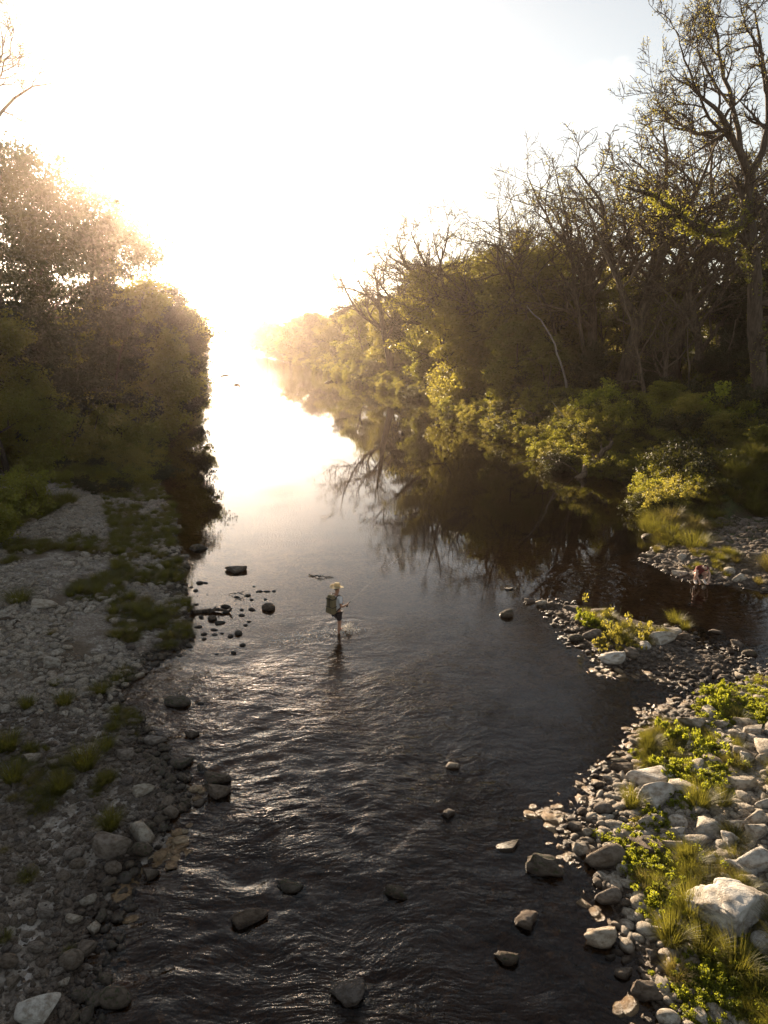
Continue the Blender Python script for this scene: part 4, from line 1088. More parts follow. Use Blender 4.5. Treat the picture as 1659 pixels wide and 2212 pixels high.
# (see the shrubs below) undergrowth that fills the wood's floor
n = 620; Yw = r_.uniform(40, 260, n); side = r_.random(n) < .6
Xr = np.interp(Yw, [40,84,141,200,260], [19,11.5,-3,-20,-36]); Xl = np.interp(Yw, [40,60,90,140,260], [-17.5,-20.5,-27,-41,-74])
Xw = np.where(side, Xr+3.5+r_.random(n)**1.3*30, Xl-2.5-r_.random(n)**1.3*22)
s_ = r_.uniform(.12, .30, n)
Zg, land_, sf_, si_ = ground(Xw, Yw, True); k_ = (sf_ > 1.0)
Xw, Yw, Zg, s_ = Xw[k_], Yw[k_], Zg[k_], s_[k_]; n = len(Xw)
scatter_gn('undergrowth', Xw, Yw, Zg-.5, np.stack([s_*1.5, s_*1.5, s_], 1), np.stack([s_*0, s_*0, r_.uniform(0, 6.28, n)], 1), r_.integers(0, 4, n), crowns)
# ------------------------------------------------------------------ shrubs and bank plants
SH = [shrub('shrub', 401, 3.0, 3.4, M_leafG, 110, 75, .15), shrub('shrub', 402, 2.6, 3.0, M_weed, 100, 75, .13), shrub('shrub', 403, 3.2, 3.0, M_leafP, 100, 75, .14), shrub('shrub', 404, 3.0, 3.2, M_leafD, 110, 75, .14)]  # the last is a dark copy, bank shade put into its leaf colour
def put_at(proto, px, py, wpx, w0, label, cat, group=None, rz=None, used=set(), z=None, hs=1.0):
    p = P(px, py, .1)
    for _ in range(6): p = P(px, py, max(gz(p[0], p[1]), -.05) if z is None else z)
    s = wpx*mpp(p)/w0
    if proto.name in used: o = copy_tree(proto)
    else: used.add(proto.name); o = proto
    o.location = p; o.scale = (s, s, s*hs); o.rotation_euler = (0, 0, rng.uniform(0, 6.28) if rz is None else rz)
    tag(o, label, cat, group); return o
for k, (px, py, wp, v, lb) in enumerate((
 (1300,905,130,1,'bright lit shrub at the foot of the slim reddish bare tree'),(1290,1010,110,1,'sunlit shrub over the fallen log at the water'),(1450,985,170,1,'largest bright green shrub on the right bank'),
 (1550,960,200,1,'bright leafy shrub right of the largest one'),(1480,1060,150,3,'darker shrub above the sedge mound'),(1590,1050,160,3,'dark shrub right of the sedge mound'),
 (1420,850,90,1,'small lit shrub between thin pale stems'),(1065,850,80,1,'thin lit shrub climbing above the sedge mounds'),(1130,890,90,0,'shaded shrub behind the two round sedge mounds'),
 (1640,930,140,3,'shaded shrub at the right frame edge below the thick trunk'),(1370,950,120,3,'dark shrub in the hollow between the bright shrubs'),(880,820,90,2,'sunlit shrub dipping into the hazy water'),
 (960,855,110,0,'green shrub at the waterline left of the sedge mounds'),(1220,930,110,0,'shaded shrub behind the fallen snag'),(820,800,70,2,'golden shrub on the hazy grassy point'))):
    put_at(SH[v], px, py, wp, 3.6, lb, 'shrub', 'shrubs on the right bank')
for k, (px, py, wp, v, lb) in enumerate((
 (40,1010,190,1,'bright green shrub at the left edge above the gravel'),(150,1000,170,2,'yellow-green shrub above the pale gravel patch'),(250,985,160,0,'green shrub right of the pale gravel patch'),
 (310,960,110,0,'shrub at the water in the left glare'),(60,1100,130,0,'shrub at the left edge beside the gravel bar'),(350,900,90,2,'hazy shrub overhanging the left water edge'),
 (-20,1180,150,0,'shrub half outside the left frame edge'),(385,865,60,0,'small hazy shrub at the left waterline far up'))):
    put_at(SH[v], px, py, wp, 3.6, lb, 'shrub', 'shrubs on the left bank')

# thick waterside brush too dense to count
def brush(n, ys, xr, offs, side, seed, smin, smax):
    r = np.random.default_rng(seed); Y = ys[0]*(ys[-1]/ys[0])**r.random(n)
    X = np.interp(Y, ys, xr)+side*(offs[0]+(offs[1]-offs[0])*r.random(n)**1.3)
    Z, land, sf, si = ground(X, Y, True); k = (land > -.25)&((sf > .2)|(Y > 31)); X, Y, Z = X[k], Y[k], Z[k]; m = len(X)
    s = r.uniform(smin, smax, m)*np.clip(.45+.12*np.maximum(sf[k], 0), .4, 1)
    pr = [c for q in (SH[0], SH[3]) for c in q.children if c.name.startswith('foliage')]
    scatter_gn('waterside_brush', X, Y, Z-.25, np.stack([s, s, s*r.uniform(.7,1.2,m)], 1), np.stack([s*0, s*0, r.uniform(0, 6.28, m)], 1), r.integers(0, len(pr), m), pr)
brush(620, [44,52,84,141,200], [17.5,15.5,11,-4,-21], (.2,10), 1, 71, .4, .9)
brush(260, [40,50,60,90,140,200], [-15,-16.3,-18.5,-25.5,-38.5,-54], (1.0,8), -1, 72, .4, 1.0)
brush(120, [36,60], [26,26], (-2,12), 1, 73, .5, 1.1)
brush(90, [36,47], [17.2,17.8], (0,3.5), 1, 74, .25, .6)

def fringe(name, n, ylo, yhi, side, l0, l1, seed, smin, smax, pr, up=1.0):
    r = np.random.default_rng(seed); Y = ylo*(yhi/ylo)**r.random(n)
    c = np.interp(Y, [29,44,52,84,141,200,300], [15,17.5,15.5,11,-4,-21,-50]) if side > 0 else np.interp(Y, [36,50,60,90,140,200,300], [-14,-16.3,-18.5,-25.5,-38.5,-54,-81])
    X = c+r.uniform(-6, 6, n)*(1+Y/150)
    Z, land, sf, si = ground(X, Y, True); k = (land > l0) & (land < l1*(1+Y/120)) & ((X-c)*side > -8-Y/15)
    X, Y, Z = X[k], Y[k], Z[k]; m = len(X); s = r.uniform(smin, smax, m)*(1+Y/250)
    scatter_gn(name, X, Y, Z-.15, np.stack([s, s, s*up*r.uniform(.7,1.2,m)], 1), np.stack([s*0, s*0, r.uniform(0, 6.28, m)], 1), r.integers(0, len(pr), m), pr)
FOL = [c for q in (SH[0], SH[3], SH[3], SH[0], SH[2]) for c in q.children if c.name.startswith('foliage')]
fringe('waterside_brush', 4200, 36, 280, 1, -.35, 2.2, 81, .22, .55, FOL)
fringe('waterside_brush', 1600, 44, 280, -1, -.2, 2.0, 82, .25, .6, FOL)

# sedge mounds and grass clumps
def tuft_obj(name, *a, **k):
    return link(name, tuft_mesh(name, *a, **k))
SEDGE = tuft_obj('sedge_clump', 501, 900, 1.0, .85, M_grassY, wid=.012, droop=1.0, base=.3)
TG = [tuft_obj('grass_tuft', 511, 460, .55, .55, M_grass, wid=.0055, base=.14), tuft_obj('grass_tuft', 512, 420, .4, .8, M_grass, wid=.005, base=.2), tuft_obj('grass_tuft', 513, 380, .35, .7, M_grassY, wid=.005, base=.16)]
for k, (px, py, wp, lb) in enumerate((
 (1015,905,52,'leftmost and largest round sedge mound at the dark water'),(1072,930,38,'middle round golden sedge mound at the dark water'),(1118,942,44,'rightmost round sedge mound before the snag'),
 (1440,1100,110,'big arching sedge mound at the river edge below the bright shrubs'),(1500,1085,110,'sedge mound right behind the big arching one'),(1450,1135,90,'low sedge mound nearest the water on the right bank'),
 (1560,1105,110,'dark sedge mound beside the dirt path'),(1665,1235,90,'tall golden tussock cut by the right frame edge'),(1500,1150,70,'thin green sedge behind the crouching man'),
 (790,822,50,'grass mound at the tip of the hazy grassy point'),(735,808,40,'small grass mound on the hazy gravel spit'),(1380,1075,60,'sedge trailing into the water under the shrubs'))):
    put_at(SEDGE, px, py, wp, 2.6, lb, 'sedge', 'sedge mounds on the right bank', hs=1.5)
for k, (px, py, wp, v, lb) in enumerate((
 (1180+260,1170,46,2,'bright yellow grass at the foot of the sedge mounds'),(1420,1192,40,2,'orange grass tuft by the dark square rock'),(1497,1195,36,2,'golden tuft directly behind the crouching man'),
 (1520,1180,34,0,'green tuft right behind the crouching man'),(1590,1215,40,2,'golden tuft among rocks right of the crouching man'),(1575,1232,24,1,'small green tuft right of the crouching man'),
 (1640,1262,44,2,'yellow tuft at the water near the right edge'),
 (1282,1338,50,2,'rust-coloured grass at the left end of the islet'),(1460,1345,60,1,'green grass at the right end of the islet'),(1480,1362,40,0,'thin grass reaching right from the islet'),
 (1510,1745,100,0,'dark green fan of grass below the tall weeds on the right bar'),(1560,1742,70,0,'seed-topped grass right of the green fan'),(1365,1745,80,0,'arching grass clump below the flat-topped grey block'),
 (1410,1660,60,1,'grass in front of the long pale slab'),(1400,1610,60,0,'lit grass at the waterline left of the tall weeds'),
 (1490,1870,110,1,'bright low grass patch beside the pale angular stones'),(1530,1920,90,1,'low grass patch touching the largest white boulder'),(1490,1980,120,0,'grass between the leafy weeds and the largest boulder'),
 (1450,2040,120,0,'dark long grass below the leafy weeds'),(1520,2060,110,0,'dark grass under the lower edge of the largest boulder'),(1590,2100,130,0,'shaded grass near the lower right corner'),
 (1460,2110,100,2,'brown grass at the waterline near the bottom right'),(1640,2160,100,0,'grass in the lower right corner'),(1620,1650,40,2,'thin grass between slabs on the right bar'),(1640,1480,60,2,'yellow grass at the right edge above the bright weeds'))):
    put_at(TG[v], px, py, wp, .95, lb, 'grass tuft', 'grass tufts on the right side', hs=1.1)
for k, (px, py, wp, v, lb) in enumerate((
 (60,1530,60,0,'dark grass tuft, left one of a pair at the left edge'),(140,1525,70,0,'dark grass tuft, right one of a pair near the left edge'),(40,1300,90,1,'bushy grass clump at the left edge of the upper bar'),
 (120,1480,36,1,'small green tuft below the bluish white rock'),(215,1490,26,1,'tiny tuft on the fine gravel near the cove'),(20,1620,90,0,'dark tuft on the left frame edge above the near gravel'),
 (30,1690,100,0,'big dark tuft at the left edge, near bar'),(185,1660,110,0,'tall dark tuft in the middle of the near left bar'),(130,1710,90,0,'dark tuft below the tall one on the near left bar'),
 (230,1620,70,0,'tuft close to the thin pale half-buried stone'),(240,1790,90,0,'dark tuft left of the pale peaked rock'),(60,1900,60,1,'low tuft among cobbles at left'),(110,1370,40,2,'brown tuft beside the long weathered ledge'),
 (10,2030,50,1,'low tuft at the left edge in the lower gravel'),(150,2060,40,1,'small tuft above the big round boulder'))):
    put_at(TG[v], px, py, wp, .95, lb, 'grass tuft', 'grass tufts on the left bar', hs=.9)

# leafy weeds of the right bar and the islet
def weed(name, seed, ht, wd, mat, n=90, per=60, size=.042):
    return shrub(name, seed, ht, wd, mat, n, per, size, sig=.16, bark=M_grass.copy() if False else M_grass)
WD = [weed('weed', 601, .55, .9, M_weed), weed('weed', 602, .45, .8, M_weed, 90, 60, .038), weed('weed', 603, .5, .7, M_leafP, 50, 30, .03)]
for k, (px, py, wp, v, lb) in enumerate((
 (1575,1530,110,0,'bright weed clump highest on the right bar'),(1645,1560,90,1,'bright weed clump at the right edge'),(1500,1600,120,0,'upper part of the tall weed thicket on the right bar'),
 (1530,1650,120,1,'tallest leafy weed of the thicket beside the oval slab'),(1480,1660,110,0,'lit left side of the weed thicket'),(1500,1700,110,1,'lower weed of the thicket above the grass fan'),
 (1440,1640,80,1,'weed at the thicket edge nearest the water'),(1430,1770,70,0,'leafy weed right of the tan cobble'),(1385,1780,60,2,'reddish weed behind the long low tan slab'),
 (1300,1805,36,0,'small weed alone between stones at the waterline'),(1385,1880,80,0,'leafy weed at the left end of the second clump'),(1440,1950,110,1,'middle leafy weed of the second clump'),
 (1410,1930,80,0,'lit weed hanging to the water in the second clump'),(1440,1850,80,1,'weed under the long low tan slab'),(1560,2150,130,0,'large leafy weed in the lower right corner'),(1520,2190,110,1,'weed at the bottom edge left of the corner one'),
 (1360,1378,140,2,'round golden bush crowning the islet'),(1318,1396,90,2,'small golden bush at the near side of the islet'),(1400,1372,80,2,'green-gold bush at the right of the islet crown'),(1280,1345,60,0,'dark green weed at the left of the islet'))):
    put_at(WD[v], px, py, wp, .95, lb, 'weed', 'leafy weeds on the right side', hs=1.35 if py > 1450 else 1.9)

# grass cover as stuff
WF = [c for q in (WD[0], WD[1]) for c in q.children if c.name.startswith('foliage')]
fringe('bank_grass', 2600, 30, 260, 1, -.15, 1.6, 83, .9, 2.0, TG, 1.0)
def cover(name, poly, n, seed, cond, smin=.5, smax=1.2, pr=None):
    X, Y, S, r = scatter(n, poly, seed, smin, smax, 1)
    Z, land, sf, si = ground(X, Y, True); k = cond(X, Y, Z, land, sf)
    X, Y, S, Z = X[k], Y[k], S[k], Z[k]; m = len(X); pr = pr or TG
    scatter_gn(name, X, Y, Z-.02, np.stack([S, S, S*r.uniform(.6,1,m)], 1), np.stack([S*0, S*0, r.uniform(0, 6.28, m)], 1), r.integers(0, len(pr), m), pr)
cover('grass', [(200,990),(330,985),(400,1150),(420,1420),(330,1400),(240,1400),(250,1200)], 2600, 31, lambda X,Y,Z,l,sf: (l > .05) & (fbm(X*.6, Y*.6, 71, 4)+.1*np.random.default_rng(2).random(len(X)) > .44), .3, .9)
cover('grass', [(-200,1020),(200,960),(300,990),(200,1080),(60,1160),(-200,1250)], 2200, 32, lambda X,Y,Z,l,sf: (l > .1) & (fbm(X*.3, Y*.3, 72, 3) > .38), .8, 2.0)
cover('grass', [(-60,1180),(300,1180),(330,1480),(-60,1560)], 900, 33, lambda X,Y,Z,l,sf: (l > .1) & (fbm(X*.45, Y*.45, 73, 3) > .54), .4, 1.0)
cover('grass', [(-60,1520),(300,1540),(330,1700),(230,1800),(-60,1950)], 520, 34, lambda X,Y,Z,l,sf: (l > .3) & (fbm(X*.7, Y*.7, 74, 3) > .46), .2, .6)
cover('grass', [(1395,1000),(1395,1165),(1470,1180),(1560,1150),(1560,1040)], 300, 41, lambda X,Y,Z,l,sf: l > .02, .9, 1.7)
cover('grass', [(1360,1120),(1560,1120),(1700,1150),(1700,1020),(1380,1020)], 900, 35, lambda X,Y,Z,l,sf: (l > .0) & (sf > -1.0), .8, 2.2)
cover('grass', [(1390,1170),(1680,1190),(1680,1270),(1400,1240)], 240, 36, lambda X,Y,Z,l,sf: (l > .1) & (fbm(X*.6, Y*.6, 75, 3) > .5), .4, .9)
cover('grass', [(1690,1400),(2400,1400),(2400,2330),(1690,2330)], 1400, 64, lambda X,Y,Z,l,sf: (l > .2) & (fbm(X*.5, Y*.5, 95, 3) > .47), .5, 1.3)
cover('grass', [(-600,1180),(-60,1180),(-60,2330),(-600,2330)], 1200, 65, lambda X,Y,Z,l,sf: (l > .2) & (fbm(X*.5, Y*.5, 96, 3) > .48), .4, 1.1)
cover('weed_cover', [(1690,1480),(2200,1480),(2200,2330),(1690,2330)], 220, 66, lambda X,Y,Z,l,sf: (l > .3) & (fbm(X*.6, Y*.6, 97, 3) > .5), .6, 1.3, WF)
cover('weed_cover', [(1450,1590),(1530,1570),(1600,1620),(1590,1720),(1500,1760),(1410,1680)], 70, 51, lambda X,Y,Z,l,sf: (l > .1) & (fbm(X*1.1, Y*1.1, 78, 3) > .40), .5, 1.2, WF)
cover('weed_cover', [(1375,1840),(1460,1850),(1530,1900),(1500,2000),(1420,1990)], 55, 52, lambda X,Y,Z,l,sf: (l > .1) & (fbm(X*1.1, Y*1.1, 79, 3) > .38), .5, 1.1, WF)
cover('weed_cover', [(1500,2080),(1640,2060),(1680,2200),(1500,2220)], 40, 53, lambda X,Y,Z,l,sf: (l > .1), .5, 1.2, WF)
cover('weed_cover', [(1520,1500),(1670,1470),(1680,1570),(1560,1580)], 40, 54, lambda X,Y,Z,l,sf: (l > .1), .5, 1.2, WF)
cover('grass', [(1430,1530),(1600,1500),(1590,1800),(1650,2230),(1420,2230),(1370,1900),(1360,1700)], 420, 37, lambda X,Y,Z,l,sf: (l > .15) & (fbm(X*.8, Y*.8, 76, 3) > .50), .4, .9)
cover('grass', [(700,800),(1000,880),(1330,1010),(1340,960),(1050,840),(800,780),(600,760)], 1500, 38, lambda X,Y,Z,l,sf: (l > .0), 1.2, 3.0)
cover('grass', [(340,1010),(330,950),(430,840),(440,780),(380,800),(250,950)], 900, 39, lambda X,Y,Z,l,sf: (l > .0), 1.2, 3.0)
cover('grass', [(1260,1320),(1330,1325),(1430,1350),(1470,1375),(1400,1400),(1300,1395)], 60, 40, lambda X,Y,Z,l,sf: (Z > .05), .4, .8)

# ------------------------------------------------------------------ driftwood
def stick(name, pts, r0, r1, label, cat='stick', mat=None, seed=1, L=.0, sp=None):
    R = np.random.default_rng(seed); pts = np.array(pts, float); n = 9; s = np.linspace(0, len(pts)-1, n)
    q = np.stack([np.interp(s, range(len(pts)), pts[:,k]) for k in range(3)], 1); q += R.normal(size=q.shape)*r0*.6
    org = q[0].copy(); q -= org; rad = np.linspace(r0, r1, n)
    out = [(q, rad, 1)]; tips = []
    if L: children(R, (q, rad), 1, dict(SP_SNAG, start=[.2,.3,.2,.2], rmin=.006), out, tips, L)
    V, F = tubes(out, lambda l: (6,6,5,4,3)[l])
    o = link(name, mesh_np(name, V, F, mat or M_barkD), loc=org); tag(o, label, cat); return o
def Z_(px, py, z=None):
    p = P(px, py, 0.05)
    if z is None:
        for _ in range(4): p = P(px, py, max(gz(p[0], p[1]), 0)+.03)
    else: p = P(px, py, z)
    return p
stick('log', [Z_(410,1322,.05), Z_(440,1318,.08), Z_(470,1316,.10), Z_(500,1322,.06)], .10, .04, 'dark log with a broken branch lying in still water off the left bank', 'log', L=.5, seed=3)
stick('stick', [Z_(668,1242,.02), Z_(690,1245,.06), Z_(716,1246,.02)], .03, .015, 'floating stick with twigs just left of the wading man', L=.3, seed=4)
stick('stick', [Z_(495,1283,.02), Z_(515,1280,.15), Z_(528,1286,.03)], .015, .008, 'thin forked twig standing in the still water among dark stones', L=.5, seed=5)
stick('stick', [Z_(-10,1282), Z_(20,1268), Z_(52,1252)], .03, .012, 'pale bent stick lying at the left edge of the upper bar', mat=M_dead, seed=6)
stick('log', [Z_(-20,1340), Z_(30,1338), Z_(75,1352)], .10, .05, 'dark log beside the long weathered ledge', 'log', seed=7)
def ZY(base, *pts, dy=0):
    b = Z_(*base); return [b]+[PY(x, y, b[1]+dy*(k+1)) for k, (x, y) in enumerate(pts)]
stick('log', ZY((1252,1030),(1275,1008),(1300,982),(1322,955), dy=.5), .26, .14, 'fallen trunk with forked roots slanting into the dark water', 'log', mat=M_bark, L=1.6, seed=8)
stick('branch', ZY((1250,1022),(1220,1000),(1170,990),(1110,1005), dy=-.5), .05, .02, 'tangle of dead twigs reaching left over the water from the fallen trunk', 'branch', mat=M_bark, L=2.0, seed=9)
stick('branch', ZY((1235,985),(1240,940),(1222,905),(1195,870), dy=.2), .06, .02, 'pale crooked dead branch standing over the snag', 'branch', mat=M_dead, L=1.6, seed=10)
stick('branch', ZY((1352,1025),(1335,1002),(1330,985)), .06, .03, 'short pale broken branch right of the fallen trunk', 'branch', mat=M_dead, L=.8, seed=11)
stick('branch', ZY((1215,950),(1170,900),(1120,880),(1080,900), dy=-.6), .10, .03, 'bare fallen bough sprawled between sedge mounds and white stem', 'branch', mat=M_bark, L=2.6, seed=12)
stick('branch', ZY((1480,1130),(1470,1118),(1460,1108)), .025, .01, 'small pale forked stick on the big sedge mound', 'branch', mat=M_dead, L=.5, seed=13)
for (a, b, sd_, lb) in (((470,815),(500,812),21,'low dark weed bar in the bright water near the left bank, upper'),((500,833),(522,835),22,'dark weed bar in the bright water, nearest one'),((450,770),(476,768),23,'dark weed bar far up at the left bank'),((700,828),(730,826),24,'thin dark snag floating before the hazy spit')):
    stick('weed_raft', [Z_(*a,.03), Z_((a[0]+b[0])/2,(a[1]+b[1])/2-1,-.12), Z_(*b,.03)], .3, .12, lb, 'weeds', L=1.0, seed=sd_)

# ------------------------------------------------------------------ people
def mat_plain(name, col, rough=.8, tk=0, spec=.2):
    M = MT(name); n = M.noise(40, 3, M.n('ShaderNodeTexCoord').outputs['Object'])
    c = M.mix(M.mapr(n, .3, .7), tuple(v*.82 for v in col), col)
    s = M.pr(c, rough, M.bump(n, .3, .01), spec)
    if tk: s = M.n('ShaderNodeMixShader', {0: tk, 1: s, 2: M.n('ShaderNodeBsdfTranslucent', {'Color': (*col, 1)}).outputs[0]}).outputs[0]
    return M.done(s)
M_skin = mat_plain('skin', (.36,.19,.12), .55); M_shirt = mat_plain('white_cotton', (.72,.70,.70), .85, .15)
M_short = mat_plain('dark_cloth', (.022,.018,.022)); M_pack = mat_plain('khaki_canvas', (.15,.12,.065)); M_strap = mat_plain('dark_webbing', (.03,.022,.018))
M_hat = mat_plain('straw', (.62,.50,.30), .8, .35); M_hair = mat_plain('dark_hair', (.03,.015,.01), .5); M_maroon = mat_plain('maroon_cloth', (.16,.035,.035))
M_sock = mat_plain('white_sock', (.65,.62,.60)); M_skin2 = mat_plain('pale_skin', (.50,.32,.25), .55)
def skin(name, nodes, edges, mat, parent, lv=2):
    """one continuous limb-and-body surface grown over a skeleton; the first node is the root"""
    keys = list(nodes)
    me = bpy.data.meshes.new(name); me.from_pydata([tuple(map(float, nodes[k][0])) for k in keys], [(keys.index(a), keys.index(b)) for a, b in edges], [])
    o = bpy.data.objects.new(name, me); COL.objects.link(o)
    o.modifiers.new('skin', 'SKIN'); me.skin_vertices.new() if not me.skin_vertices else None
    for i, k in enumerate(keys):
        r = nodes[k][1]; r = (r, r) if not isinstance(r, tuple) else r
        me.skin_vertices[0].data[i].radius = r; me.skin_vertices[0].data[i].use_root = (i == 0)
    s = o.modifiers.new('sub', 'SUBSURF'); s.levels = lv; s.render_levels = lv
    dg = bpy.context.evaluated_depsgraph_get(); dg.update()
    m2 = bpy.data.meshes.new_from_object(o.evaluated_get(dg)); m2.name = name; m2.materials.clear(); m2.materials.append(mat)
    for p in m2.polygons: p.use_smooth = True
    o.modifiers.clear(); o.data = m2; bpy.data.meshes.remove(me)
    o.parent = parent; return o
def lathe(prof, n=24, fn=None):
    V = []; F = []
    for i, (r, z) in enumerate(prof):
        for k in range(n):
            a = 2*math.pi*k/n; p = (r*math.cos(a), r*math.sin(a), z); V.append(fn(p, r, a) if fn else p)
    for i in range(len(prof)-1):
        for k in range(n): F.append((i*n+k, i*n+(k+1)%n, (i+1)*n+(k+1)%n, (i+1)*n+k))
    return V, F
def fingers(nodes, edges, wrist, palm, d, side, r=.008, curl=None, pre='r'):
    """five short chains rooted in the palm"""
    curl = curl if curl is not None else Vector((0,0,-1))
    for j, (off, L) in enumerate(((-.030,.065),(-.010,.075),(.010,.070),(.028,.055))):
        a = Vector(palm)+side*off+d*.035; b = a+(d*.6+curl*.7).normalized()*L*.55; c = b+(curl-d*.5).normalized()*L*.5
        nodes[f'{pre}f{j}a'] = (a, r); nodes[f'{pre}f{j}b'] = (b, r*.95); nodes[f'{pre}f{j}c'] = (c, r*.8)
        edges += [(pre+'palm', f'{pre}f{j}a'), (f'{pre}f{j}a', f'{pre}f{j}b'), (f'{pre}f{j}b', f'{pre}f{j}c')]
    a = Vector(palm)-side*.035; b = a+(d*.7+curl*.5-side*.2).normalized()*.035
    nodes[pre+'ta'] = (a, r*1.1); nodes[pre+'tb'] = (b, r); edges += [(pre+'palm', pre+'ta'), (pre+'ta', pre+'tb')]

# the wading man: local axes x = his right, y = forward, z = up
man = empty('person', (MANP[0], MANP[1], -.16))
head_az = math.radians(42)
man.rotation_euler = (0, 0, -head_az)
V3 = Vector
nodes = {'pelvis': (V3((0,0,.95)), (.15,.11)), 'belly': (V3((0,.01,1.12)), (.135,.10)), 'chest': (V3((0,.0,1.33)), (.16,.115)), 'neckb': (V3((0,.0,1.47)), (.07,.07)), 'neck': (V3((0,.02,1.54)), (.055,.055)),
  'jaw': (V3((0,.06,1.62)), (.065,.075)), 'head': (V3((0,.04,1.71)), (.078,.095)), 'crown': (V3((0,.03,1.77)), (.06,.07)),
  'rs': (V3((.19,.0,1.43)), .062), 're': (V3((.26,-.04,1.14)), .043), 'rw': (V3((.22,.24,1.13)), .028), 'rpalm': (V3((.215,.30,1.14)), (.034,.02)),
  'ls': (V3((-.19,.0,1.43)), .062), 'le': (V3((-.24,.0,1.15)), .043), 'lw': (V3((-.12,.25,1.12)), .028), 'lpalm': (V3((-.09,.31,1.12)), (.034,.02)),
  'rh': (V3((.09,.0,.90)), .098), 'rk': (V3((.10,.04,.50)), .058), 'rc': (V3((.10,.0,.36)), .058), 'ra': (V3((.10,-.01,.09)), .037), 'rt': (V3((.11,.15,.04)), .032),
  'lh': (V3((-.09,.0,.90)), .098), 'lk': (V3((-.10,.20,.54)), .058), 'lc': (V3((-.10,.20,.40)), .058), 'la': (V3((-.09,.24,.14)), .037), 'lt': (V3((-.09,.38,.07)), .032)}
edges = [('pelvis','belly'),('belly','chest'),('chest','neckb'),('neckb','neck'),('neck','jaw'),('jaw','head'),('head','crown'),('chest','rs'),('rs','re'),('re','rw'),('rw','rpalm'),('chest','ls'),('ls','le'),('le','lw'),('lw','lpalm'),
  ('pelvis','rh'),('rh','rk'),('rk','rc'),('rc','ra'),('ra','rt'),('pelvis','lh'),('lh','lk'),('lk','lc'),('lc','la'),('la','lt')]
fingers(nodes, edges, None, nodes['rpalm'][0], V3((0,1,0)), V3((0,0,1)), curl=V3((-1,0,0)), pre='r')
fingers(nodes, edges, None, nodes['lpalm'][0], V3((.3,.95,0)), V3((0,0,1)), curl=V3((1,0,0)), pre='l')
skin('body', nodes, edges, M_skin, man)
def sub(keys, edges_, grow, over={}):
    d = {}
    for k in keys:
        p, r = nodes[k]; r = r if isinstance(r, tuple) else (r, r); d[k] = (over.get(k, p), (r[0]+grow, r[1]+grow))
    return d
sh = sub(['belly','chest','pelvis','neckb','rs','ls'], 0, .018)
sh['re2'] = (V3((.24,-.03,1.24)), .066); sh['le2'] = (V3((-.23,0,1.24)), .066); sh['pelvis'] = (V3((0,0,.93)), (.165,.125)); sh['rs'] = (V3((.19,0,1.42)), .078); sh['ls'] = (V3((-.19,0,1.42)), .078)
skin('shirt', sh, [('belly','chest'),('belly','pelvis'),('chest','neckb'),('chest','rs'),('rs','re2'),('chest','ls'),('ls','le2')], M_shirt, man)
so = {'pelvis': (V3((0,0,.93)), (.16,.125)), 'rh': (V3((.09,.0,.86)), .118), 'lh': (V3((-.09,.02,.86)), .118), 'rk2': (V3((.10,.03,.60)), .098), 'lk2': (V3((-.10,.15,.62)), .095)}
skin('shorts', so, [('pelvis','rh'),('rh','rk2'),('pelvis','lh'),('lh','lk2')], M_short, man)
skin('hair', {'a': (V3((0,.0,1.72)), (.08,.085)), 'b': (V3((0,-.01,1.66)), (.07,.07))}, [('a','b')], M_hair, man)
def hatfn(p, r, a):
    lift = .035*max(0, (r-.12)/.1)*abs(math.cos(a))**1.6-.02*max(0, (r-.12)/.1)*abs(math.sin(a))
    return (p[0], p[1]*1.12, p[2]+lift)
V, F = lathe([(.001,.135),(.05,.14),(.078,.135),(.088,.10),(.092,.05),(.098,.008),(.14,.0),(.19,.0),(.225,.004),(.225,.0),(.13,-.006),(.09,-.006)], 28, hatfn)
hat = link('hat', mesh_np('hat', V, F, M_hat), man, (0,.03,1.765)); hat.rotation_euler = (-.12,.05,0)
V, F = lathe([(.0955,.006),(.0965,.03),(.0945,.031)], 24, lambda p, r, a: (p[0], p[1]*1.12, p[2]))
link('hat_band', mesh_np('hat_band', V, F, M_strap), hat)
tag(man, 'man in straw hat, white shirt and dark shorts wading in the river', 'person')
# backpack worn on his back
bp = empty('backpack', man.location); bp.rotation_euler = man.rotation_euler
def rbox(name, sx, sy, sz, mat, parent, loc, bev=.04, seg=3, taper=1.0):
    bm = bmesh.new(); bmesh.ops.create_cube(bm, size=1)
    for v in bm.verts:
        k = taper if v.co.z > 0 else 1
        v.co = V3((v.co.x*sx*k, v.co.y*sy*k, v.co.z*sz))
    bmesh.ops.bevel(bm, geom=bm.edges[:], offset=bev, segments=seg, affect='EDGES', profile=.6)
    me = bpy.data.meshes.new(name); bm.to_mesh(me); bm.free(); me.materials.append(mat)
    for p in me.polygons: p.use_smooth = True
    o = link(name, me, parent); o.location = loc; return o
rbox('pack_body', .33, .19, .56, M_pack, bp, (0,-.235,1.20), .05, 3, .92)
rbox('top_roll', .30, .15, .12, M_pack, bp, (0,-.225,1.50), .05, 3, .85)
rbox('front_pocket', .27, .05, .20, M_pack, bp, (0,-.345,1.05), .02)
rbox('strap', .335, .20, .025, M_strap, bp, (0,-.236,1.16), .008)
rbox('strap', .335, .20, .03, M_strap, bp, (0,-.232,1.44), .008)
rbox('strap', .03, .205, .40, M_strap, bp, (0,-.24,1.28), .006)
def tube_obj(name, pts, rad, mat, parent, flat=1):
    q = np.array(pts, float); n = 12; s = np.linspace(0, len(q)-1, n)
    q = np.stack([np.interp(s, range(len(q)), q[:,k]) for k in range(3)], 1); q[1:-1] = (q[:-2]+q[1:-1]*2+q[2:])/4
    V, F = tubes([(q, np.full(n, rad) if not isinstance(rad, tuple) else np.linspace(*rad, n), 1)], lambda l: 6)
    return link(name, mesh_np(name, V, F, mat), parent)
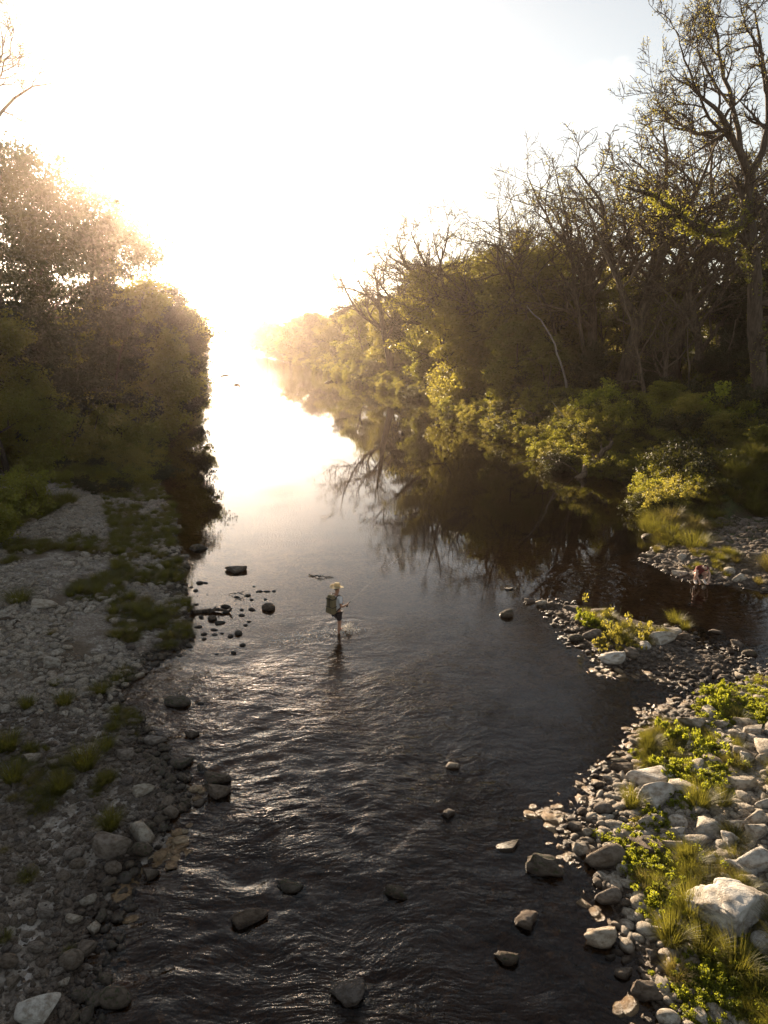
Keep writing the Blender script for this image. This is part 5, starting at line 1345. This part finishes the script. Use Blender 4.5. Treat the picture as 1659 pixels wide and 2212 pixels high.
for s in (1, -1):
    tube_obj('shoulder_strap', [(s*.11,-.15,1.44),(s*.13,-.06,1.53),(s*.13,.06,1.50),(s*.15,.135,1.36),(s*.19,.10,1.20),(s*.175,-.02,1.05),(s*.13,-.15,.98)], .018, M_strap, bp)
tag(bp, 'khaki canvas backpack with dark straps worn by the wading man', 'backpack')
# fishing rod: grip in his right hand, the tip pointing up and away to the right
M_rod = mat_plain('dark_rod', (.09,.075,.06), .5); M_line = mat_plain('pale_line', (.75,.72,.66), .4)
mw = man.matrix_world if False else Matrix.LocRotScale(man.location, man.rotation_euler, None)
hand = mw @ V3((.215,.325,1.14))
tip = V3(PY(838, 1222, hand.y+1.35))
rd = (tip-hand)
rod = empty('fishing_rod', hand)
def seg(name, a, b, r, mat, sides=6):
    q = np.array([a, b*.5+a*.5, b]); V, F = tubes([(q, np.linspace(r[0], r[1], 3), 1)], lambda l: sides)
    return link(name, mesh_np(name, V, F, mat), rod)
seg('grip', -rd.normalized()*.12, rd.normalized()*.14, (.014,.014), M_strap)
seg('blank', rd.normalized()*.12, rd, (.0036,.0018), M_rod)
V, F = lathe([(.001,-.02),(.035,-.02),(.04,-.012),(.04,.012),(.035,.02),(.001,.02)], 14)
rl = link('reel', mesh_np('reel', V, F, M_strap), rod, tuple(V3((0,0,-.045))-rd.normalized()*.05)); rl.rotation_euler = (math.pi/2, 0, -head_az)
e = V3(PY(905, 1168, hand.y+4.5))
seg('line', rd, (rd+(e-hand))*.5+V3((0,0,-.05)), (.0016,.0012), M_line, 4)
tag(rod, 'thin fishing rod held out to the right by the wading man', 'fishing rod')
# foam and drops where he wades
R = np.random.default_rng(9); V0, F0 = ICO[1]
VV = []; FF = []
f2 = man.location+V3((.25,.1,.16)); kk = 0
for i in range(260):
    a = R.uniform(0, 6.28); d = abs(R.normal())*.22; z = abs(R.normal())*.16*math.exp(-d*2)
    c = np.array((f2.x+.12+d*math.cos(a), f2.y+d*math.sin(a), .02+z)); s = R.uniform(.008,.022)
    VV.append(V0*s+c); FF.append(F0+kk*len(V0)); kk += 1
for i in range(200):
    t = R.random(); c = np.array((MANP[0]-.1-t*1.9+R.normal()*.1, MANP[1]-.25-t*.5+R.normal()*.26, .03+abs(R.normal())*.012)); s = R.uniform(.006,.018)
    VV.append(V0*s*np.array([1.6,1,.4])+c); FF.append(F0+kk*len(V0)); kk += 1
M = MT('white_foam'); M_foam = M.done(M.pr((.8,.74,.66), .3, None, .5, **{'Transmission Weight': .4, 'IOR': 1.33}))
tag(link('splash', mesh_np('splash', np.vstack(VV), np.vstack(FF), M_foam)), kind='stuff')

# the crouching man, facing the water and the camera
cr = empty('person', (CRP[0], CRP[1]+.15, max(gz(CRP[0], CRP[1]+.15), .02)))
cr.rotation_euler = (0, 0, math.pi+.15)
nodes = {'pelvis': (V3((0,-.22,.30)), (.15,.13)), 'belly': (V3((0,-.12,.45)), (.135,.12)), 'chest': (V3((0,.08,.66)), (.16,.13)), 'neckb': (V3((0,.20,.74)), .07), 'neck': (V3((0,.25,.76)), .055),
 'head': (V3((0,.33,.76)), (.08,.09)), 'jaw': (V3((0,.37,.70)), (.06,.06)),
 'rs': (V3((.19,.12,.70)), .06), 're': (V3((.30,.24,.46)), .042), 'rw': (V3((.20,.36,.22)), .029), 'rpalm': (V3((.18,.38,.15)), (.034,.02)),
 'ls': (V3((-.19,.12,.70)), .06), 'le': (V3((-.28,.26,.46)), .042), 'lw': (V3((-.17,.38,.20)), .029), 'lpalm': (V3((-.15,.40,.13)), (.034,.02)),
 'rh': (V3((.10,-.18,.30)), .10), 'rk': (V3((.20,.18,.50)), .065), 'rc': (V3((.20,.06,.32)), .06), 'ra': (V3((.18,.04,.09)), .04), 'rt': (V3((.20,.20,.04)), .04),
 'lh': (V3((-.10,-.18,.30)), .10), 'lk': (V3((-.20,.20,.50)), .065), 'lc': (V3((-.20,.08,.32)), .06), 'la': (V3((-.18,.08,.09)), .04), 'lt': (V3((-.20,.26,.04)), .04)}
edges = [('pelvis','belly'),('belly','chest'),('chest','neckb'),('neckb','neck'),('neck','head'),('head','jaw'),('chest','rs'),('rs','re'),('re','rw'),('rw','rpalm'),('chest','ls'),('ls','le'),('le','lw'),('lw','lpalm'),
 ('pelvis','rh'),('rh','rk'),('rk','rc'),('rc','ra'),('ra','rt'),('pelvis','lh'),('lh','lk'),('lk','lc'),('lc','la'),('la','lt')]
fingers(nodes, edges, None, nodes['rpalm'][0], V3((0,.3,-1)), V3((1,0,0)), curl=V3((0,-1,0)), pre='r')
fingers(nodes, edges, None, nodes['lpalm'][0], V3((0,.3,-1)), V3((1,0,0)), curl=V3((0,-1,0)), pre='l')
skin('body', nodes, edges, M_skin2, cr)
sh = sub(['belly','chest','pelvis','neckb','rs','ls'], 0, .02); sh['re2'] = (V3((.25,.18,.59)), .062); sh['le2'] = (V3((-.24,.19,.59)), .062)
skin('shirt', sh, [('belly','chest'),('belly','pelvis'),('chest','neckb'),('chest','rs'),('rs','re2'),('chest','ls'),('ls','le2')], M_maroon, cr)
so = {'pelvis': (V3((0,-.22,.28)), (.165,.145)), 'rh': (V3((.11,-.12,.33)), .115), 'lh': (V3((-.11,-.12,.33)), .115), 'rk2': (V3((.16,.04,.43)), .09), 'lk2': (V3((-.16,.05,.43)), .09)}
skin('shorts', so, [('pelvis','rh'),('rh','rk2'),('pelvis','lh'),('lh','lk2')], M_short, cr)
skin('hair', {'a': (V3((0,.32,.80)), (.085,.095)), 'b': (V3((0,.25,.81)), (.07,.07))}, [('a','b')], M_hair, cr)
for s in (1, -1):
    k = 'r' if s > 0 else 'l'
    skin('sock', {'a': (nodes[k+'a'][0]+V3((0,0,.12)), .056), 'b': (nodes[k+'a'][0], .052), 'c': (nodes[k+'t'][0], .050)}, [('a','b'),('b','c')], M_sock, cr)
tag(cr, 'crouching man with dark hair, maroon shirt and white socks at the water edge', 'person')
